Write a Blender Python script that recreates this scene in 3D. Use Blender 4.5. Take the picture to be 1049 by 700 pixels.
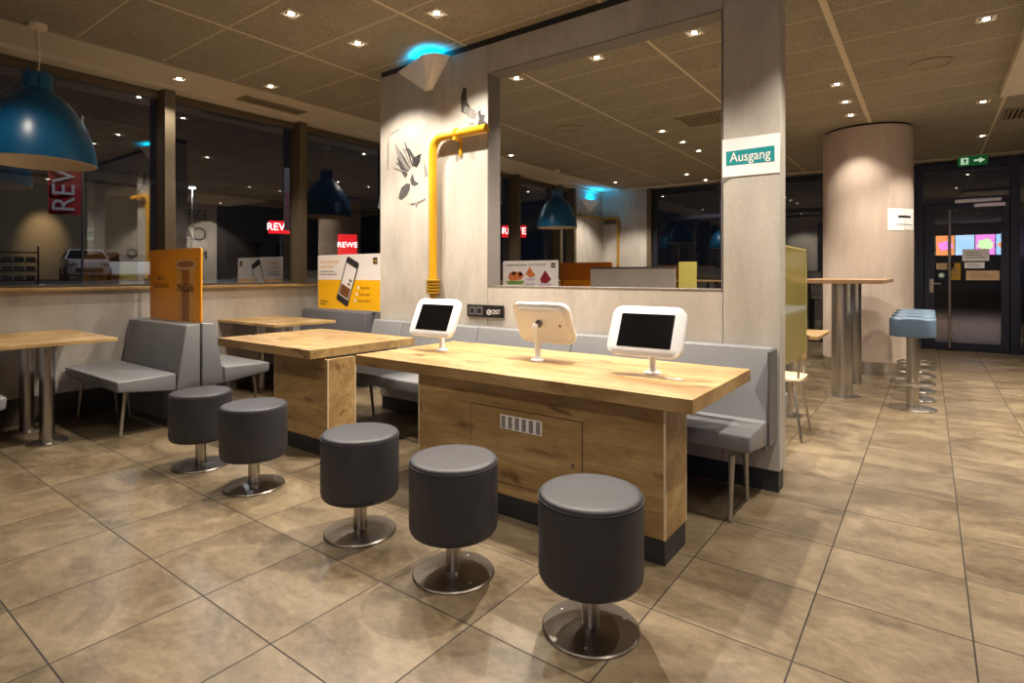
import bpy, bmesh, math, random
from math import sin, cos, pi, radians, atan2, sqrt
from mathutils import Vector, Matrix
random.seed(7)
for o in list(bpy.data.objects): bpy.data.objects.remove(o)
S = bpy.context.scene
COL = S.collection

# ------------------------------------------------------------------ camera, world, exposure
F_PX, HOR = 577.0, 281.0
YAW = 0.6375
cam = bpy.data.cameras.new('camera')
camo = bpy.data.objects.new('camera', cam)
COL.objects.link(camo)
cam.sensor_fit = 'HORIZONTAL'; cam.sensor_width = 36
cam.lens = 36*F_PX/1049
cam.shift_y = -(350-HOR)/1049
camo.location = (0, 0, 1.3)
camo.rotation_euler = (pi/2, 0, YAW)
cam.clip_start = 0.05; cam.clip_end = 400
S.camera = camo
S.view_settings.view_transform = 'Standard'
S.view_settings.look = 'None'
S.view_settings.gamma = 1
S.view_settings.use_curve_mapping = False
S.view_settings.exposure = 0.0
w = bpy.data.worlds.new('night'); S.world = w; w.use_nodes = True
w.node_tree.nodes['Background'].inputs[0].default_value = (0.006, 0.008, 0.014, 1)
w.node_tree.nodes['Background'].inputs[1].default_value = 0.5
SPOT_W = 150.0
WARM = (1.0, 0.89, 0.76)

CEIL = 3.25
XW = -6.3          # window wall plane
XR = 2.6           # right wall
YF = 12.25         # far wall
YB = -3.4          # back wall
YP, YP2 = 3.62, 3.78   # partition faces
PX0, PX1 = -4.264, -0.71
OX0, OX1, OZ0, OZ1 = -2.93, -1.04, 1.205, 2.955

# ------------------------------------------------------------------ material helpers
def srgb(r, g, b):
    f = lambda c: (c/255/12.92) if c/255 <= 0.04045 else ((c/255+0.055)/1.055)**2.4
    return (f(r), f(g), f(b), 1)
def mat(name, col, rough=0.5, metal=0.0, emit=None, es=0, noise=0.0, nscale=8, stretch=(1,1,1), bump=0.0, bscale=None, col2=None, spec=None, coat=0, detail=6):
    m = bpy.data.materials.new(name); m.use_nodes = True
    nt = m.node_tree; b = nt.nodes['Principled BSDF']
    b.inputs['Base Color'].default_value = col
    b.inputs['Roughness'].default_value = rough
    b.inputs['Metallic'].default_value = metal
    if spec is not None: b.inputs['Specular IOR Level'].default_value = spec
    if coat: b.inputs['Coat Weight'].default_value = coat; b.inputs['Coat Roughness'].default_value = 0.2
    if emit:
        b.inputs['Emission Color'].default_value = emit; b.inputs['Emission Strength'].default_value = es
    if noise or bump or col2:
        tc = nt.nodes.new('ShaderNodeTexCoord'); mp = nt.nodes.new('ShaderNodeMapping')
        mp.inputs['Scale'].default_value = stretch
        nt.links.new(tc.outputs['Object'], mp.inputs[0])
        n = nt.nodes.new('ShaderNodeTexNoise'); n.inputs['Scale'].default_value = nscale; n.inputs['Detail'].default_value = detail
        n.inputs['Roughness'].default_value = 0.6
        nt.links.new(mp.outputs[0], n.inputs['Vector'])
        if noise or col2:
            r = nt.nodes.new('ShaderNodeValToRGB')
            c2 = col2 if col2 else tuple(c*(1-noise) for c in col[:3])+(1,)
            c1 = col if col2 else tuple(min(1, c*(1+noise)) for c in col[:3])+(1,)
            r.color_ramp.elements[0].position = 0.3; r.color_ramp.elements[0].color = c2
            r.color_ramp.elements[1].position = 0.7; r.color_ramp.elements[1].color = c1
            nt.links.new(n.outputs['Fac'], r.inputs[0]); nt.links.new(r.outputs[0], b.inputs['Base Color'])
        if bump:
            n2 = n
            if bscale:
                n2 = nt.nodes.new('ShaderNodeTexNoise'); n2.inputs['Scale'].default_value = bscale
                nt.links.new(mp.outputs[0], n2.inputs['Vector'])
            bp = nt.nodes.new('ShaderNodeBump'); bp.inputs['Strength'].default_value = bump; bp.inputs['Distance'].default_value = 0.004
            nt.links.new(n2.outputs['Fac'], bp.inputs['Height']); nt.links.new(bp.outputs[0], b.inputs['Normal'])
    return m

class NB:
    """tiny node-building helper"""
    def __init__(s, name):
        s.m = bpy.data.materials.new(name); s.m.use_nodes = True; s.nt = s.m.node_tree
        s.b = s.nt.nodes['Principled BSDF']
    def n(s, t, **kw):
        x = s.nt.nodes.new(t)
        for k, v in kw.items(): setattr(x, k, v)
        return x
    def l(s, a, b): s.nt.links.new(a, b)
    def math(s, op, a, b=None, c=None):
        x = s.n('ShaderNodeMath', operation=op)
        for i, v in enumerate((a, b, c)):
            if v is None: continue
            if hasattr(v, 'links'): s.l(v, x.inputs[i])
            else: x.inputs[i].default_value = v
        return x.outputs[0]
    def noise(s, vec, scale, detail=6, rough=0.6, dist=0):
        x = s.n('ShaderNodeTexNoise'); s.l(vec, x.inputs['Vector'])
        x.inputs['Scale'].default_value = scale; x.inputs['Detail'].default_value = detail
        x.inputs['Roughness'].default_value = rough; x.inputs['Distortion'].default_value = dist
        return x.outputs['Fac']
    def ramp(s, f, stops):
        x = s.n('ShaderNodeValToRGB'); s.l(f, x.inputs[0])
        e = x.color_ramp.elements
        while len(e) < len(stops): e.new(0.5)
        for i, (p, c) in enumerate(stops): e[i].position = p; e[i].color = c
        return x.outputs[0]
    def mix(s, f, a, b, blend='MIX'):
        x = s.n('ShaderNodeMix', data_type='RGBA', blend_type=blend)
        if hasattr(f, 'links'): s.l(f, x.inputs[0])
        else: x.inputs[0].default_value = f
        for i, v in ((6, a), (7, b)):
            if hasattr(v, 'links'): s.l(v, x.inputs[i])
            else: x.inputs[i].default_value = v
        return x.outputs[2]
    def mapping(s, scale=(1,1,1), loc=(0,0,0), coord='Object'):
        tc = s.n('ShaderNodeTexCoord'); mp = s.n('ShaderNodeMapping')
        mp.inputs['Scale'].default_value = scale; mp.inputs['Location'].default_value = loc
        s.l(tc.outputs[coord], mp.inputs[0]); return mp.outputs[0]
    def bump(s, h, st=0.2, d=0.004):
        x = s.n('ShaderNodeBump'); x.inputs['Strength'].default_value = st; x.inputs['Distance'].default_value = d
        s.l(h, x.inputs['Height']); s.l(x.outputs[0], s.b.inputs['Normal'])

def grid_mask(nb, pos_out, u, x0, half):
    # 1 where |frac distance to line| < half
    a = nb.math('SUBTRACT', pos_out, x0); a = nb.math('DIVIDE', a, u)
    a = nb.math('ADD', a, 0.5); a = nb.math('FLOORED_MODULO', a, 1.0); a = nb.math('SUBTRACT', a, 0.5)
    a = nb.math('ABSOLUTE', a); return nb.math('LESS_THAN', a, half/u)

TU, TX0, TY0 = 0.4965, -2.853, 0.589   # floor tile pitch and phase
def floor_mat():
    nb = NB('floor_tile')
    v = nb.mapping(); sep = nb.n('ShaderNodeSeparateXYZ'); nb.l(v, sep.inputs[0])
    gx = grid_mask(nb, sep.outputs[0], TU, TX0, 0.0030); gy = grid_mask(nb, sep.outputs[1], TU, TY0, 0.0030)
    g = nb.math('MAXIMUM', gx, gy)
    # per tile offset
    cx = nb.math('FLOOR', nb.math('DIVIDE', nb.math('SUBTRACT', sep.outputs[0], TX0), TU))
    cy = nb.math('FLOOR', nb.math('DIVIDE', nb.math('SUBTRACT', sep.outputs[1], TY0), TU))
    cmb = nb.n('ShaderNodeCombineXYZ'); nb.l(cx, cmb.inputs[0]); nb.l(cy, cmb.inputs[1])
    wn = nb.n('ShaderNodeTexWhiteNoise', noise_dimensions='3D'); nb.l(cmb.outputs[0], wn.inputs['Vector'])
    off = nb.n('ShaderNodeVectorMath', operation='SCALE'); nb.l(wn.outputs['Color'], off.inputs[0]); off.inputs['Scale'].default_value = 9
    add = nb.n('ShaderNodeVectorMath', operation='ADD'); nb.l(v, add.inputs[0]); nb.l(off.outputs[0], add.inputs[1])
    mp = nb.n('ShaderNodeMapping'); mp.inputs['Scale'].default_value = (1.1, 1.6, 1); nb.l(add.outputs[0], mp.inputs[0])
    n1 = nb.noise(mp.outputs[0], 2.3, 8, 0.62, 0.8)
    n2 = nb.noise(mp.outputs[0], 22, 6, 0.7)
    c = nb.ramp(n1, [(0.32, srgb(76, 64, 46)), (0.45, srgb(104, 89, 67)), (0.57, srgb(126, 111, 86)), (0.70, srgb(146, 131, 104))])
    c = nb.mix(0.35, c, nb.ramp(n2, [(0.35, srgb(82, 68, 52)), (0.65, srgb(142, 126, 102))]))
    tint = nb.math('MULTIPLY_ADD', wn.outputs['Value'], 0.16, 0.92)
    c = nb.mix(1.0, c, tint, 'MULTIPLY')
    c = nb.mix(g, c, srgb(42, 34, 26))
    nb.l(c, nb.b.inputs['Base Color'])
    r = nb.math('MULTIPLY_ADD', n1, 0.25, 0.24); r = nb.math('ADD', r, nb.math('MULTIPLY', g, 0.4))
    nb.l(r, nb.b.inputs['Roughness'])
    h = nb.math('SUBTRACT', nb.math('MULTIPLY', n2, 0.15), g); nb.bump(h, 0.25, 0.003)
    return nb.m
def ceil_mat():
    nb = NB('ceiling_wood_wool')
    v = nb.mapping(); sep = nb.n('ShaderNodeSeparateXYZ'); nb.l(v, sep.inputs[0])
    inside = nb.math('GREATER_THAN', sep.outputs[0], -5.65)
    gx = grid_mask(nb, sep.outputs[0], 1.283, -4.46, 0.013)
    gx2 = nb.math('MULTIPLY', nb.math('LESS_THAN', nb.math('ABSOLUTE', nb.math('SUBTRACT', sep.outputs[0], -0.612)), 0.024), 1.0)
    gy = grid_mask(nb, sep.outputs[1], 0.6455, 2.24, 0.006)
    g = nb.math('MAXIMUM', nb.math('MAXIMUM', gx, gx2), nb.math('MULTIPLY', gy, 0.8)); g = nb.math('MULTIPLY', g, inside)
    n1 = nb.noise(v, 70, 5, 0.75, 1.2); n2 = nb.noise(v, 3.0, 4)
    c = nb.ramp(n1, [(0.34, srgb(108, 101, 88)), (0.5, srgb(146, 138, 122)), (0.66, srgb(182, 173, 156))])
    c = nb.mix(0.25, c, nb.ramp(n2, [(0.3, srgb(124, 116, 100)), (0.7, srgb(164, 154, 136))]))
    c = nb.mix(g, c, srgb(206, 192, 166))
    nb.l(c, nb.b.inputs['Base Color']); nb.b.inputs['Roughness'].default_value = 0.95
    nb.b.inputs['Specular IOR Level'].default_value = 0.15
    nb.bump(n1, 0.5, 0.006)
    return nb.m
def wood_mat(name, axis=0, warm=1.0):
    nb = NB(name)
    sc = [(0.55, 5, 5), (5, 0.55, 5), (5, 5, 0.55)][axis]
    v = nb.mapping(sc)
    n1 = nb.noise(v, 2.2, 8, 0.6, 1.4); n2 = nb.noise(v, 14, 6, 0.7, 0.4)
    v2 = nb.mapping((1, 1, 1) if axis != 0 else (0.7, 1.6, 1.6)); n3 = nb.noise(v2, 5.5, 3, 0.5, 0.3)
    c = nb.ramp(n1, [(0.28, srgb(120, 92, 54)), (0.42, srgb(160, 131, 82)), (0.58, srgb(186, 157, 104)), (0.78, srgb(204, 177, 126))])
    c = nb.mix(0.3, c, nb.ramp(n2, [(0.35, srgb(118, 84, 50)), (0.62, srgb(198, 164, 116))]))
    n4 = nb.noise(nb.mapping((0.8, 2.2, 2.2) if axis == 0 else (1.4, 1.4, 1.4)), 1.7, 5, 0.6, 0.6)
    c = nb.mix(nb.ramp(n4, [(0.42, (0, 0, 0, 1)), (0.62, (0.8, 0.8, 0.8, 1))]), c, srgb(134, 102, 58))
    kn = nb.ramp(n3, [(0.60, (0, 0, 0, 1)), (0.72, (0.9, 0.9, 0.9, 1))])
    c = nb.mix(kn, c, srgb(96, 66, 36))
    nb.l(c, nb.b.inputs['Base Color']); nb.b.inputs['Roughness'].default_value = 0.42
    nb.bump(n2, 0.08, 0.002)
    return nb.m
def concrete_mat(name, c1, c2, rough=0.65, sc=(1.2, 1.2, 0.5)):
    nb = NB(name); v = nb.mapping(sc)
    n1 = nb.noise(v, 1.8, 8, 0.6, 0.6); v2 = nb.mapping((4, 4, 0.8)); n2 = nb.noise(v2, 3, 6, 0.65)
    v3 = nb.mapping(); n3 = nb.noise(v3, 45, 3, 0.6)
    c = nb.ramp(n1, [(0.3, c2), (0.7, c1)])
    c = nb.mix(0.35, c, nb.ramp(n2, [(0.3, c2), (0.7, c1)]))
    c = nb.mix(0.15, c, nb.ramp(n3, [(0.3, c2), (0.7, c1)]))
    nb.l(c, nb.b.inputs['Base Color']); nb.b.inputs['Roughness'].default_value = rough; nb.bump(n3, 0.08)
    return nb.m
def glass_mat(name, tint=(0.84, 0.87, 0.88, 1), base=0.135, k=1.9):
    m = bpy.data.materials.new(name); m.use_nodes = True; nt = m.node_tree; nt.nodes.clear()
    out = nt.nodes.new('ShaderNodeOutputMaterial'); mx = nt.nodes.new('ShaderNodeMixShader')
    tr = nt.nodes.new('ShaderNodeBsdfTransparent'); gl = nt.nodes.new('ShaderNodeBsdfGlossy'); fr = nt.nodes.new('ShaderNodeFresnel')
    tr.inputs[0].default_value = tint; gl.inputs['Roughness'].default_value = 0.0; fr.inputs[0].default_value = 1.5
    mm = nt.nodes.new('ShaderNodeMath'); mm.operation = 'MULTIPLY_ADD'; mm.use_clamp = True
    mm.inputs[1].default_value = k; mm.inputs[2].default_value = base
    nt.links.new(fr.outputs[0], mm.inputs[0]); 
    ge = nt.nodes.new('ShaderNodeNewGeometry'); m2 = nt.nodes.new('ShaderNodeMath'); m2.operation = 'SUBTRACT'; m2.inputs[0].default_value = 1
    nt.links.new(ge.outputs['Backfacing'], m2.inputs[1]); m3 = nt.nodes.new('ShaderNodeMath'); m3.operation = 'MULTIPLY'
    nt.links.new(mm.outputs[0], m3.inputs[0]); nt.links.new(m2.outputs[0], m3.inputs[1]); nt.links.new(m3.outputs[0], mx.inputs[0])
    nt.links.new(tr.outputs[0], mx.inputs[1]); nt.links.new(gl.outputs[0], mx.inputs[2]); nt.links.new(mx.outputs[0], out.inputs[0])
    return m

M = dict(
    floor=floor_mat(), ceil=ceil_mat(),
    soffit=mat('soffit_paint', srgb(200, 190, 170), 0.8, noise=0.04, nscale=3),
    oak=wood_mat('oak_laminate', 0), oak_y=wood_mat('oak_laminate_cross', 1), oak_z=wood_mat('oak_upright', 2),
    walnut=mat('brown_laminate', srgb(150, 118, 84), 0.45, noise=0.12, nscale=5, stretch=(5, 0.6, 5)),
    edge=mat('edge_band', srgb(214, 196, 160), 0.5),
    wall=concrete_mat('pale_concrete', srgb(200, 194, 184), srgb(152, 145, 134)),
    wall_l=concrete_mat('grey_concrete', srgb(196, 188, 178), srgb(150, 143, 134)),
    column=concrete_mat('column_concrete', srgb(200, 184, 168), srgb(170, 152, 138)),
    dark=mat('dark_kick', srgb(40, 42, 46), 0.5),
    brownbase=mat('brown_skirting', srgb(72, 64, 54), 0.5),
    darkwall=mat('dark_wall', srgb(52, 46, 42), 0.8, noise=0.1, nscale=2),
    leather=mat('black_leather', srgb(54, 53, 57), 0.5, noise=0.14, nscale=9, bump=0.25, bscale=60, spec=0.4),
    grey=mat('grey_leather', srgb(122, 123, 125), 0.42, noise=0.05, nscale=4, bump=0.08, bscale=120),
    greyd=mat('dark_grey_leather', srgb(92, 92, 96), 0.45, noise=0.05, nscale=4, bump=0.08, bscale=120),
    bluel=mat('blue_grey_leather', srgb(84, 104, 124), 0.4, noise=0.04, nscale=4),
    seam=mat('seam_thread', srgb(78, 76, 78), 0.6),
    steel=mat('brushed_steel', srgb(190, 184, 176), 0.28, 1.0, noise=0.05, nscale=20, stretch=(1, 1, 8)),
    steelb=mat('base_plate_steel', srgb(140, 132, 124), 0.33, 1.0),
    steeld=mat('dark_steel', srgb(116, 108, 100), 0.3, 1.0),
    legm=mat('silver_paint', srgb(178, 172, 162), 0.35, 0.7),
    white=mat('white_plastic', srgb(232, 232, 232), 0.35),
    whitew=mat('white_metal', srgb(226, 214, 194), 0.45),
    screen=mat('screen_glass', srgb(14, 14, 16), 0.12),
    black=mat('black_plastic', srgb(26, 26, 27), 0.4),
    yellow=mat('yellow_paint', srgb(212, 158, 26), 0.38, noise=0.08, nscale=7),
    yellowd=mat('brass_paint', srgb(176, 134, 34), 0.4, 0.3),
    blue=mat('petrol_lacquer', srgb(8, 84, 128), 0.32),
    bronze=mat('bronze_frame', srgb(96, 84, 66), 0.5, 0.3),
    doorf=mat('door_frame', srgb(44, 46, 58), 0.35, 0.4),
    glass=glass_mat('window_glass'), dglass=glass_mat('door_glass', base=0.13, k=1.8),
    headc=mat('heading_print', srgb(236, 176, 84), 0.5),
    teal=mat('teal_print', srgb(18, 140, 146), 0.5), paper=mat('paper', srgb(242, 240, 238), 0.6, bump=0.2, bscale=14, noise=0.01),
    ink=mat('ink', srgb(40, 38, 38), 0.6), inkg=mat('grey_ink', srgb(120, 112, 100), 0.7),
    stencil=mat('stencil_paint', srgb(70, 68, 68), 0.8, noise=0.3, nscale=30),
    stencil2=mat('stencil_light', srgb(132, 128, 124), 0.8, noise=0.3, nscale=30),
    orange=mat('orange_print', srgb(240, 156, 18), 0.35, noise=0.05, nscale=2),
    dorange=mat('brown_orange_print', srgb(196, 112, 16), 0.4),
    yprint=mat('yellow_print', srgb(246, 184, 14), 0.4), wprint=mat('white_print', srgb(238, 232, 228), 0.4),
    coffee=mat('coffee_print', srgb(214, 158, 74), 0.4, noise=0.12, nscale=9, stretch=(1, 1, .4)), coffeed=mat('coffee_dark', srgb(160, 100, 44), 0.4),
    rimp=mat('cup_rim_print', srgb(206, 170, 126), 0.4), brown=mat('brown_print', srgb(116, 72, 34), 0.5),
    red=mat('red_print', srgb(200, 40, 60), 0.5), pink=mat('pink_print', srgb(214, 196, 214), 0.5), cake=mat('cake_print', srgb(214, 120, 70), 0.5, noise=0.3, nscale=30),
    berry=mat('berry_print', srgb(140, 30, 50), 0.5, noise=0.4, nscale=40), green=mat('green_print', srgb(120, 160, 80), 0.5),
    acry=mat('yellow_acrylic', srgb(168, 154, 88), 0.08), acrye=mat('acrylic_edge', srgb(220, 206, 130), 0.3),
    led=mat('led', (1, .9, .75, 1), 0.5, emit=(1, 0.88, 0.7, 1), es=30),
    reflector=mat('reflector', srgb(200, 196, 190), 0.25, 0.8), dlframe=mat('downlight_frame', srgb(222, 214, 200), 0.5),
    ventd=mat('vent_dark', srgb(40, 34, 28), 0.8), vent=mat('vent_metal', srgb(150, 134, 108), 0.6),
    exitg=mat('exit_green', srgb(10, 90, 40), 0.5, emit=srgb(20, 120, 60), es=0.25), exitw=mat('exit_white', (1, 1, 1, 1), 0.5, emit=(0.6, 1, 0.65, 1), es=0.5),
    asphalt=mat('asphalt', srgb(40, 39, 38), 0.8, noise=0.2, nscale=3), night=mat('night_facade', srgb(34, 32, 34), 0.8, noise=0.1, nscale=1),
    facade2=mat('plaster_facade', srgb(104, 88, 66), 0.8),
    warmwall=mat('warm_facade', srgb(176, 140, 92), 0.8),
    car=mat('car_paint', srgb(206, 190, 190), 0.25, 0.1, coat=0.5), carg=mat('car_glass', srgb(20, 22, 26), 0.1), tyre=mat('tyre', srgb(22, 22, 22), 0.8),
    signred=mat('sign_red', srgb(190, 10, 20), 0.5, emit=srgb(230, 20, 30), es=1.6), signw=mat('sign_white', (1, 1, 1, 1), 0.5, emit=(1, 0.9, 0.86, 1), es=3.5),
    flagr=mat('flag_red', srgb(190, 40, 50), 0.7, noise=0.15, nscale=2), flagw=mat('flag_white', srgb(226, 216, 218), 0.7), flagp=mat('flag_grey', srgb(120, 108, 118), 0.7),
)

# ------------------------------------------------------------------ mesh helpers
def B(): return bmesh.new()
def box(bm, x0, x1, y0, y1, z0, z1, bev=0, seg=2):
    vs = [bm.verts.new((x, y, z)) for x in (x0, x1) for y in (y0, y1) for z in (z0, z1)]
    fs = [bm.faces.new([vs[i] for i in f]) for f in ((0, 1, 3, 2), (4, 6, 7, 5), (0, 4, 5, 1), (2, 3, 7, 6), (0, 2, 6, 4), (1, 5, 7, 3))]
    if bev:
        es = set(e for f in fs for e in f.edges)
        bmesh.ops.bevel(bm, geom=list(es), offset=bev, segments=seg, affect='EDGES', profile=0.5)
    return bm
def prism(bm, pts, axis, a, b, bev=0, seg=2):
    """extrude a 2D polygon; axis 'x': pts=(y,z); 'y': pts=(x,z); 'z': pts=(x,y)"""
    def mk(p, t):
        return {'x': (t, p[0], p[1]), 'y': (p[0], t, p[1]), 'z': (p[0], p[1], t)}[axis]
    v0 = [bm.verts.new(mk(p, a)) for p in pts]; v1 = [bm.verts.new(mk(p, b)) for p in pts]
    n = len(pts); fs = [bm.faces.new(v0[::-1]), bm.faces.new(v1)]
    for i in range(n): fs.append(bm.faces.new((v0[i], v0[(i+1) % n], v1[(i+1) % n], v1[i])))
    if bev:
        es = set(e for f in fs for e in f.edges)
        bmesh.ops.bevel(bm, geom=list(es), offset=bev, segments=seg, affect='EDGES', profile=0.5)
    return bm
def lathe(bm, prof, cx=0, cy=0, n=40, cap=True, cz=0):
    rings = []
    for r, z in prof:
        if r < 1e-6: rings.append([bm.verts.new((cx, cy, z+cz))])
        else: rings.append([bm.verts.new((cx+r*cos(2*pi*i/n), cy+r*sin(2*pi*i/n), z+cz)) for i in range(n)])
    for a, b in zip(rings, rings[1:]):
        for i in range(n):
            j = (i+1) % n
            if len(a) == 1 and len(b) == 1: continue
            if len(a) == 1: bm.faces.new((a[0], b[j], b[i]))
            elif len(b) == 1: bm.faces.new((a[i], a[j], b[0]))
            else: bm.faces.new((a[i], a[j], b[j], b[i]))
    if cap:
        if len(rings[0]) > 1: bm.faces.new(rings[0][::-1])
        if len(rings[-1]) > 1: bm.faces.new(rings[-1])
    return bm
def tube(bm, pts, r, n=12, closed=False, cap=True):
    pts = [Vector(p) for p in pts]; rs = r if isinstance(r, (list, tuple)) else [r]*len(pts)
    rings = []; up = None; N = len(pts)
    for i, p in enumerate(pts):
        if closed: t = (pts[(i+1) % N]-pts[i-1]).normalized()
        else: t = (pts[min(i+1, N-1)]-pts[max(i-1, 0)]).normalized()
        if up is None:
            up = Vector((0, 0, 1)) if abs(t.z) < 0.9 else Vector((1, 0, 0))
        s = t.cross(up).normalized(); up = s.cross(t).normalized()
        rings.append([bm.verts.new(p+(s*cos(2*pi*k/n)+up*sin(2*pi*k/n))*rs[i]) for k in range(n)])
    R = list(zip(rings, rings[1:])) + ([(rings[-1], rings[0])] if closed else [])
    for a, b in R:
        for k in range(n):
            j = (k+1) % n; bm.faces.new((a[k], a[j], b[j], b[k]))
    if cap and not closed: bm.faces.new(rings[0][::-1]); bm.faces.new(rings[-1])
    return bm
def link_mesh(name, bm, m, parent=None, smooth=False, loc=None, rot=None, angle=35):
    bmesh.ops.recalc_face_normals(bm, faces=bm.faces[:])
    me = bpy.data.meshes.new(name)
    if smooth:
        lim = radians(angle)
        for f in bm.faces: f.smooth = True
        for e in bm.edges:
            if len(e.link_faces) == 2 and e.calc_face_angle(0) > lim: e.smooth = False
    bm.to_mesh(me); bm.free()
    if m is not None: me.materials.append(M[m] if isinstance(m, str) else m)
    o = bpy.data.objects.new(name, me); COL.objects.link(o)
    if parent is not None: o.parent = parent
    if loc is not None: o.location = loc
    if rot is not None: o.rotation_euler = rot
    return o
def tag(o, label=None, cat=None, group=None, kind=None):
    if label: o['label'] = label
    if cat: o['category'] = cat
    if group: o['group'] = group
    if kind: o['kind'] = kind
    return o
def thing(name, label, cat, loc=(0, 0, 0), rz=0, group=None):
    o = bpy.data.objects.new(name, None); COL.objects.link(o); o.empty_display_size = 0.1
    o.location = loc; o.rotation_euler = (0, 0, rz)
    return tag(o, label, cat, group)
def struct(name, bm, m, parent=None, smooth=False):
    o = link_mesh(name, bm, m, parent, smooth)
    if parent is None: o['kind'] = 'structure'
    return o
def dup(root, loc=None, rz=None, label=None, parent=None, group=None):
    c = root.copy(); COL.objects.link(c)
    if parent is not None: c.parent = parent
    if loc is not None: c.location = loc
    if rz is not None: c.rotation_euler = (0, 0, rz)
    if label: c['label'] = label
    if group: c['group'] = group
    for ch in root.children: dup(ch, parent=c)
    return c
def rrect(w, h, r, n=6, cx=0, cy=0, bulge=0):
    pts = []
    for sx, sy, a0 in ((1, 1, 0), (-1, 1, 90), (-1, -1, 180), (1, -1, 270)):
        for k in range(n+1):
            a = radians(a0+90*k/n); pts.append((cx+sx*(w/2-r)+r*cos(a), cy+sy*(h/2-r)+r*sin(a)))
    return pts
def text_mesh(name, s, size, m, parent, loc, rot, ext=0.001, align='CENTER', bold=0.0, sx=1.0):
    cu = bpy.data.curves.new('txt', 'FONT'); cu.body = s; cu.size = size; cu.extrude = ext; cu.offset = bold
    cu.align_x = align; cu.align_y = 'CENTER'; cu.resolution_u = 3
    t = bpy.data.objects.new('txt', cu); COL.objects.link(t)
    dg = bpy.context.evaluated_depsgraph_get()
    me = bpy.data.meshes.new_from_object(t.evaluated_get(dg)); me.name = name
    bpy.data.objects.remove(t); bpy.data.curves.remove(cu)
    me.materials.clear(); me.materials.append(M[m])
    for v in me.vertices: v.co.x *= sx
    o = bpy.data.objects.new(name, me); COL.objects.link(o)
    if parent: o.parent = parent
    o.location = loc; o.rotation_euler = rot
    return o
def spot(parent, loc, power, col=WARM, size=112, blend=0.42, rad=0.03, rot=(0, 0, 0), name='spot_beam'):
    l = bpy.data.lights.new(name, 'SPOT'); l.energy = power; l.color = col; l.spot_size = radians(size); l.spot_blend = blend
    l.shadow_soft_size = rad
    o = bpy.data.objects.new(name, l); COL.objects.link(o); o.parent = parent; o.location = loc; o.rotation_euler = rot
    return o

# ------------------------------------------------------------------ the room
struct('floor', box(B(), XW-0.3, XR+0.2, YB-0.2, YF+0.2, -0.1, 0), 'floor')
struct('ceiling', box(B(), -5.68, XR+0.2, YB-0.2, 11.9, CEIL, CEIL+0.12), 'ceil')
# plain plaster border of the ceiling along the windows and the far wall, with a shadow joint
b = B(); box(b, XW-0.1, -5.70, YB-0.2, YF+0.2, CEIL-0.004, CEIL+0.12); box(b, -5.70, XR+0.2, 11.93, YF+0.2, CEIL-0.004, CEIL+0.12)
struct('trim_1', b, 'soffit')
b = B(); box(b, XW-0.24, XW+0.06, YB, YF, CEIL-0.045, CEIL-0.005); struct('trim_2', b, 'soffit')
# window wall: parapet, sill, concrete end
MULL = [-2.05, -0.51, 1.03, 2.57, 4.11, 5.65, 7.19, 8.73, 10.27, 10.85]
b = B(); box(b, XW-0.25, XW, YB, YF, 0, 1.15); box(b, XW-0.25, XW, 10.9, YF, 1.15, CEIL); box(b, XW-0.25, XW, YB, -2.1, 1.15, CEIL)
struct('wall_left', b, 'wall_l')
struct('baseboard_left', box(B(), XW, XW+0.015, YB, YF, 0, 0.23), 'brownbase')
struct('trim_3', box(B(), XW-0.24, XW+0.05, -2.1, 10.9, 1.15, 1.178, 0.004), 'oak_y')
for i, (a, c) in enumerate(zip(MULL, MULL[1:])):
    b = B()
    box(b, XW-0.22, XW+0.01, a-0.05, a+0.05, 1.178, CEIL-0.05, 0.004)
    box(b, XW-0.22, XW+0.01, c-0.05, c+0.05, 1.178, CEIL-0.05, 0.004) if i == len(MULL)-2 else None
    box(b, XW-0.21, XW-0.12, a+0.05, c-0.05, 1.178, 1.20); box(b, XW-0.21, XW-0.12, a+0.05, c-0.05, CEIL-0.12, CEIL-0.05)
    win = struct('window_%d' % (i+1), b, 'bronze')
    g = B(); box(g, XW-0.183, XW-0.177, a+0.045, c-0.045, 1.19, CEIL-0.09); link_mesh('pane', g, 'glass', win)
# right and back walls
struct('wall_right', box(B(), XR, XR+0.2, YB, YF, 0, CEIL), 'darkwall')
struct('wall_back', box(B(), XW, XR, YB-0.2, YB, 0, CEIL), 'wall')
# far wall: concrete return, glazing, door
b = B(); box(b, XW, -5.15, YF-0.1, YF+0.1, 0, CEIL); struct('wall_far', b, 'wall')
struct('trim_4', box(B(), -5.15, -5.05, YF-0.16, YF+0.1, 0, CEIL-0.01), 'bronze')
FX = [-5.0, -3.5, -2.9, -1.45, -0.12]
wn = len(MULL)
for a, c in zip(FX, FX[1:]):
    b = B(); box(b, a-0.05, a+0.05, YF-0.08, YF+0.02, 0, CEIL-0.06, 0.004)
    box(b, a+0.05, c-0.05, YF-0.07, YF+0.01, 0, 0.12); box(b, a+0.05, c-0.05, YF-0.07, YF+0.01, CEIL-0.16, CEIL-0.06)
    box(b, a+0.05, c-0.05, YF-0.07, YF+0.01, 2.50, 2.58)
    win = struct('window_%d' % wn, b, 'doorf'); wn += 1
    g = B(); box(g, a+0.045, c-0.045, YF-0.03, YF-0.024, 0.1, CEIL-0.1); link_mesh('pane', g, 'dglass', win)
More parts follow.
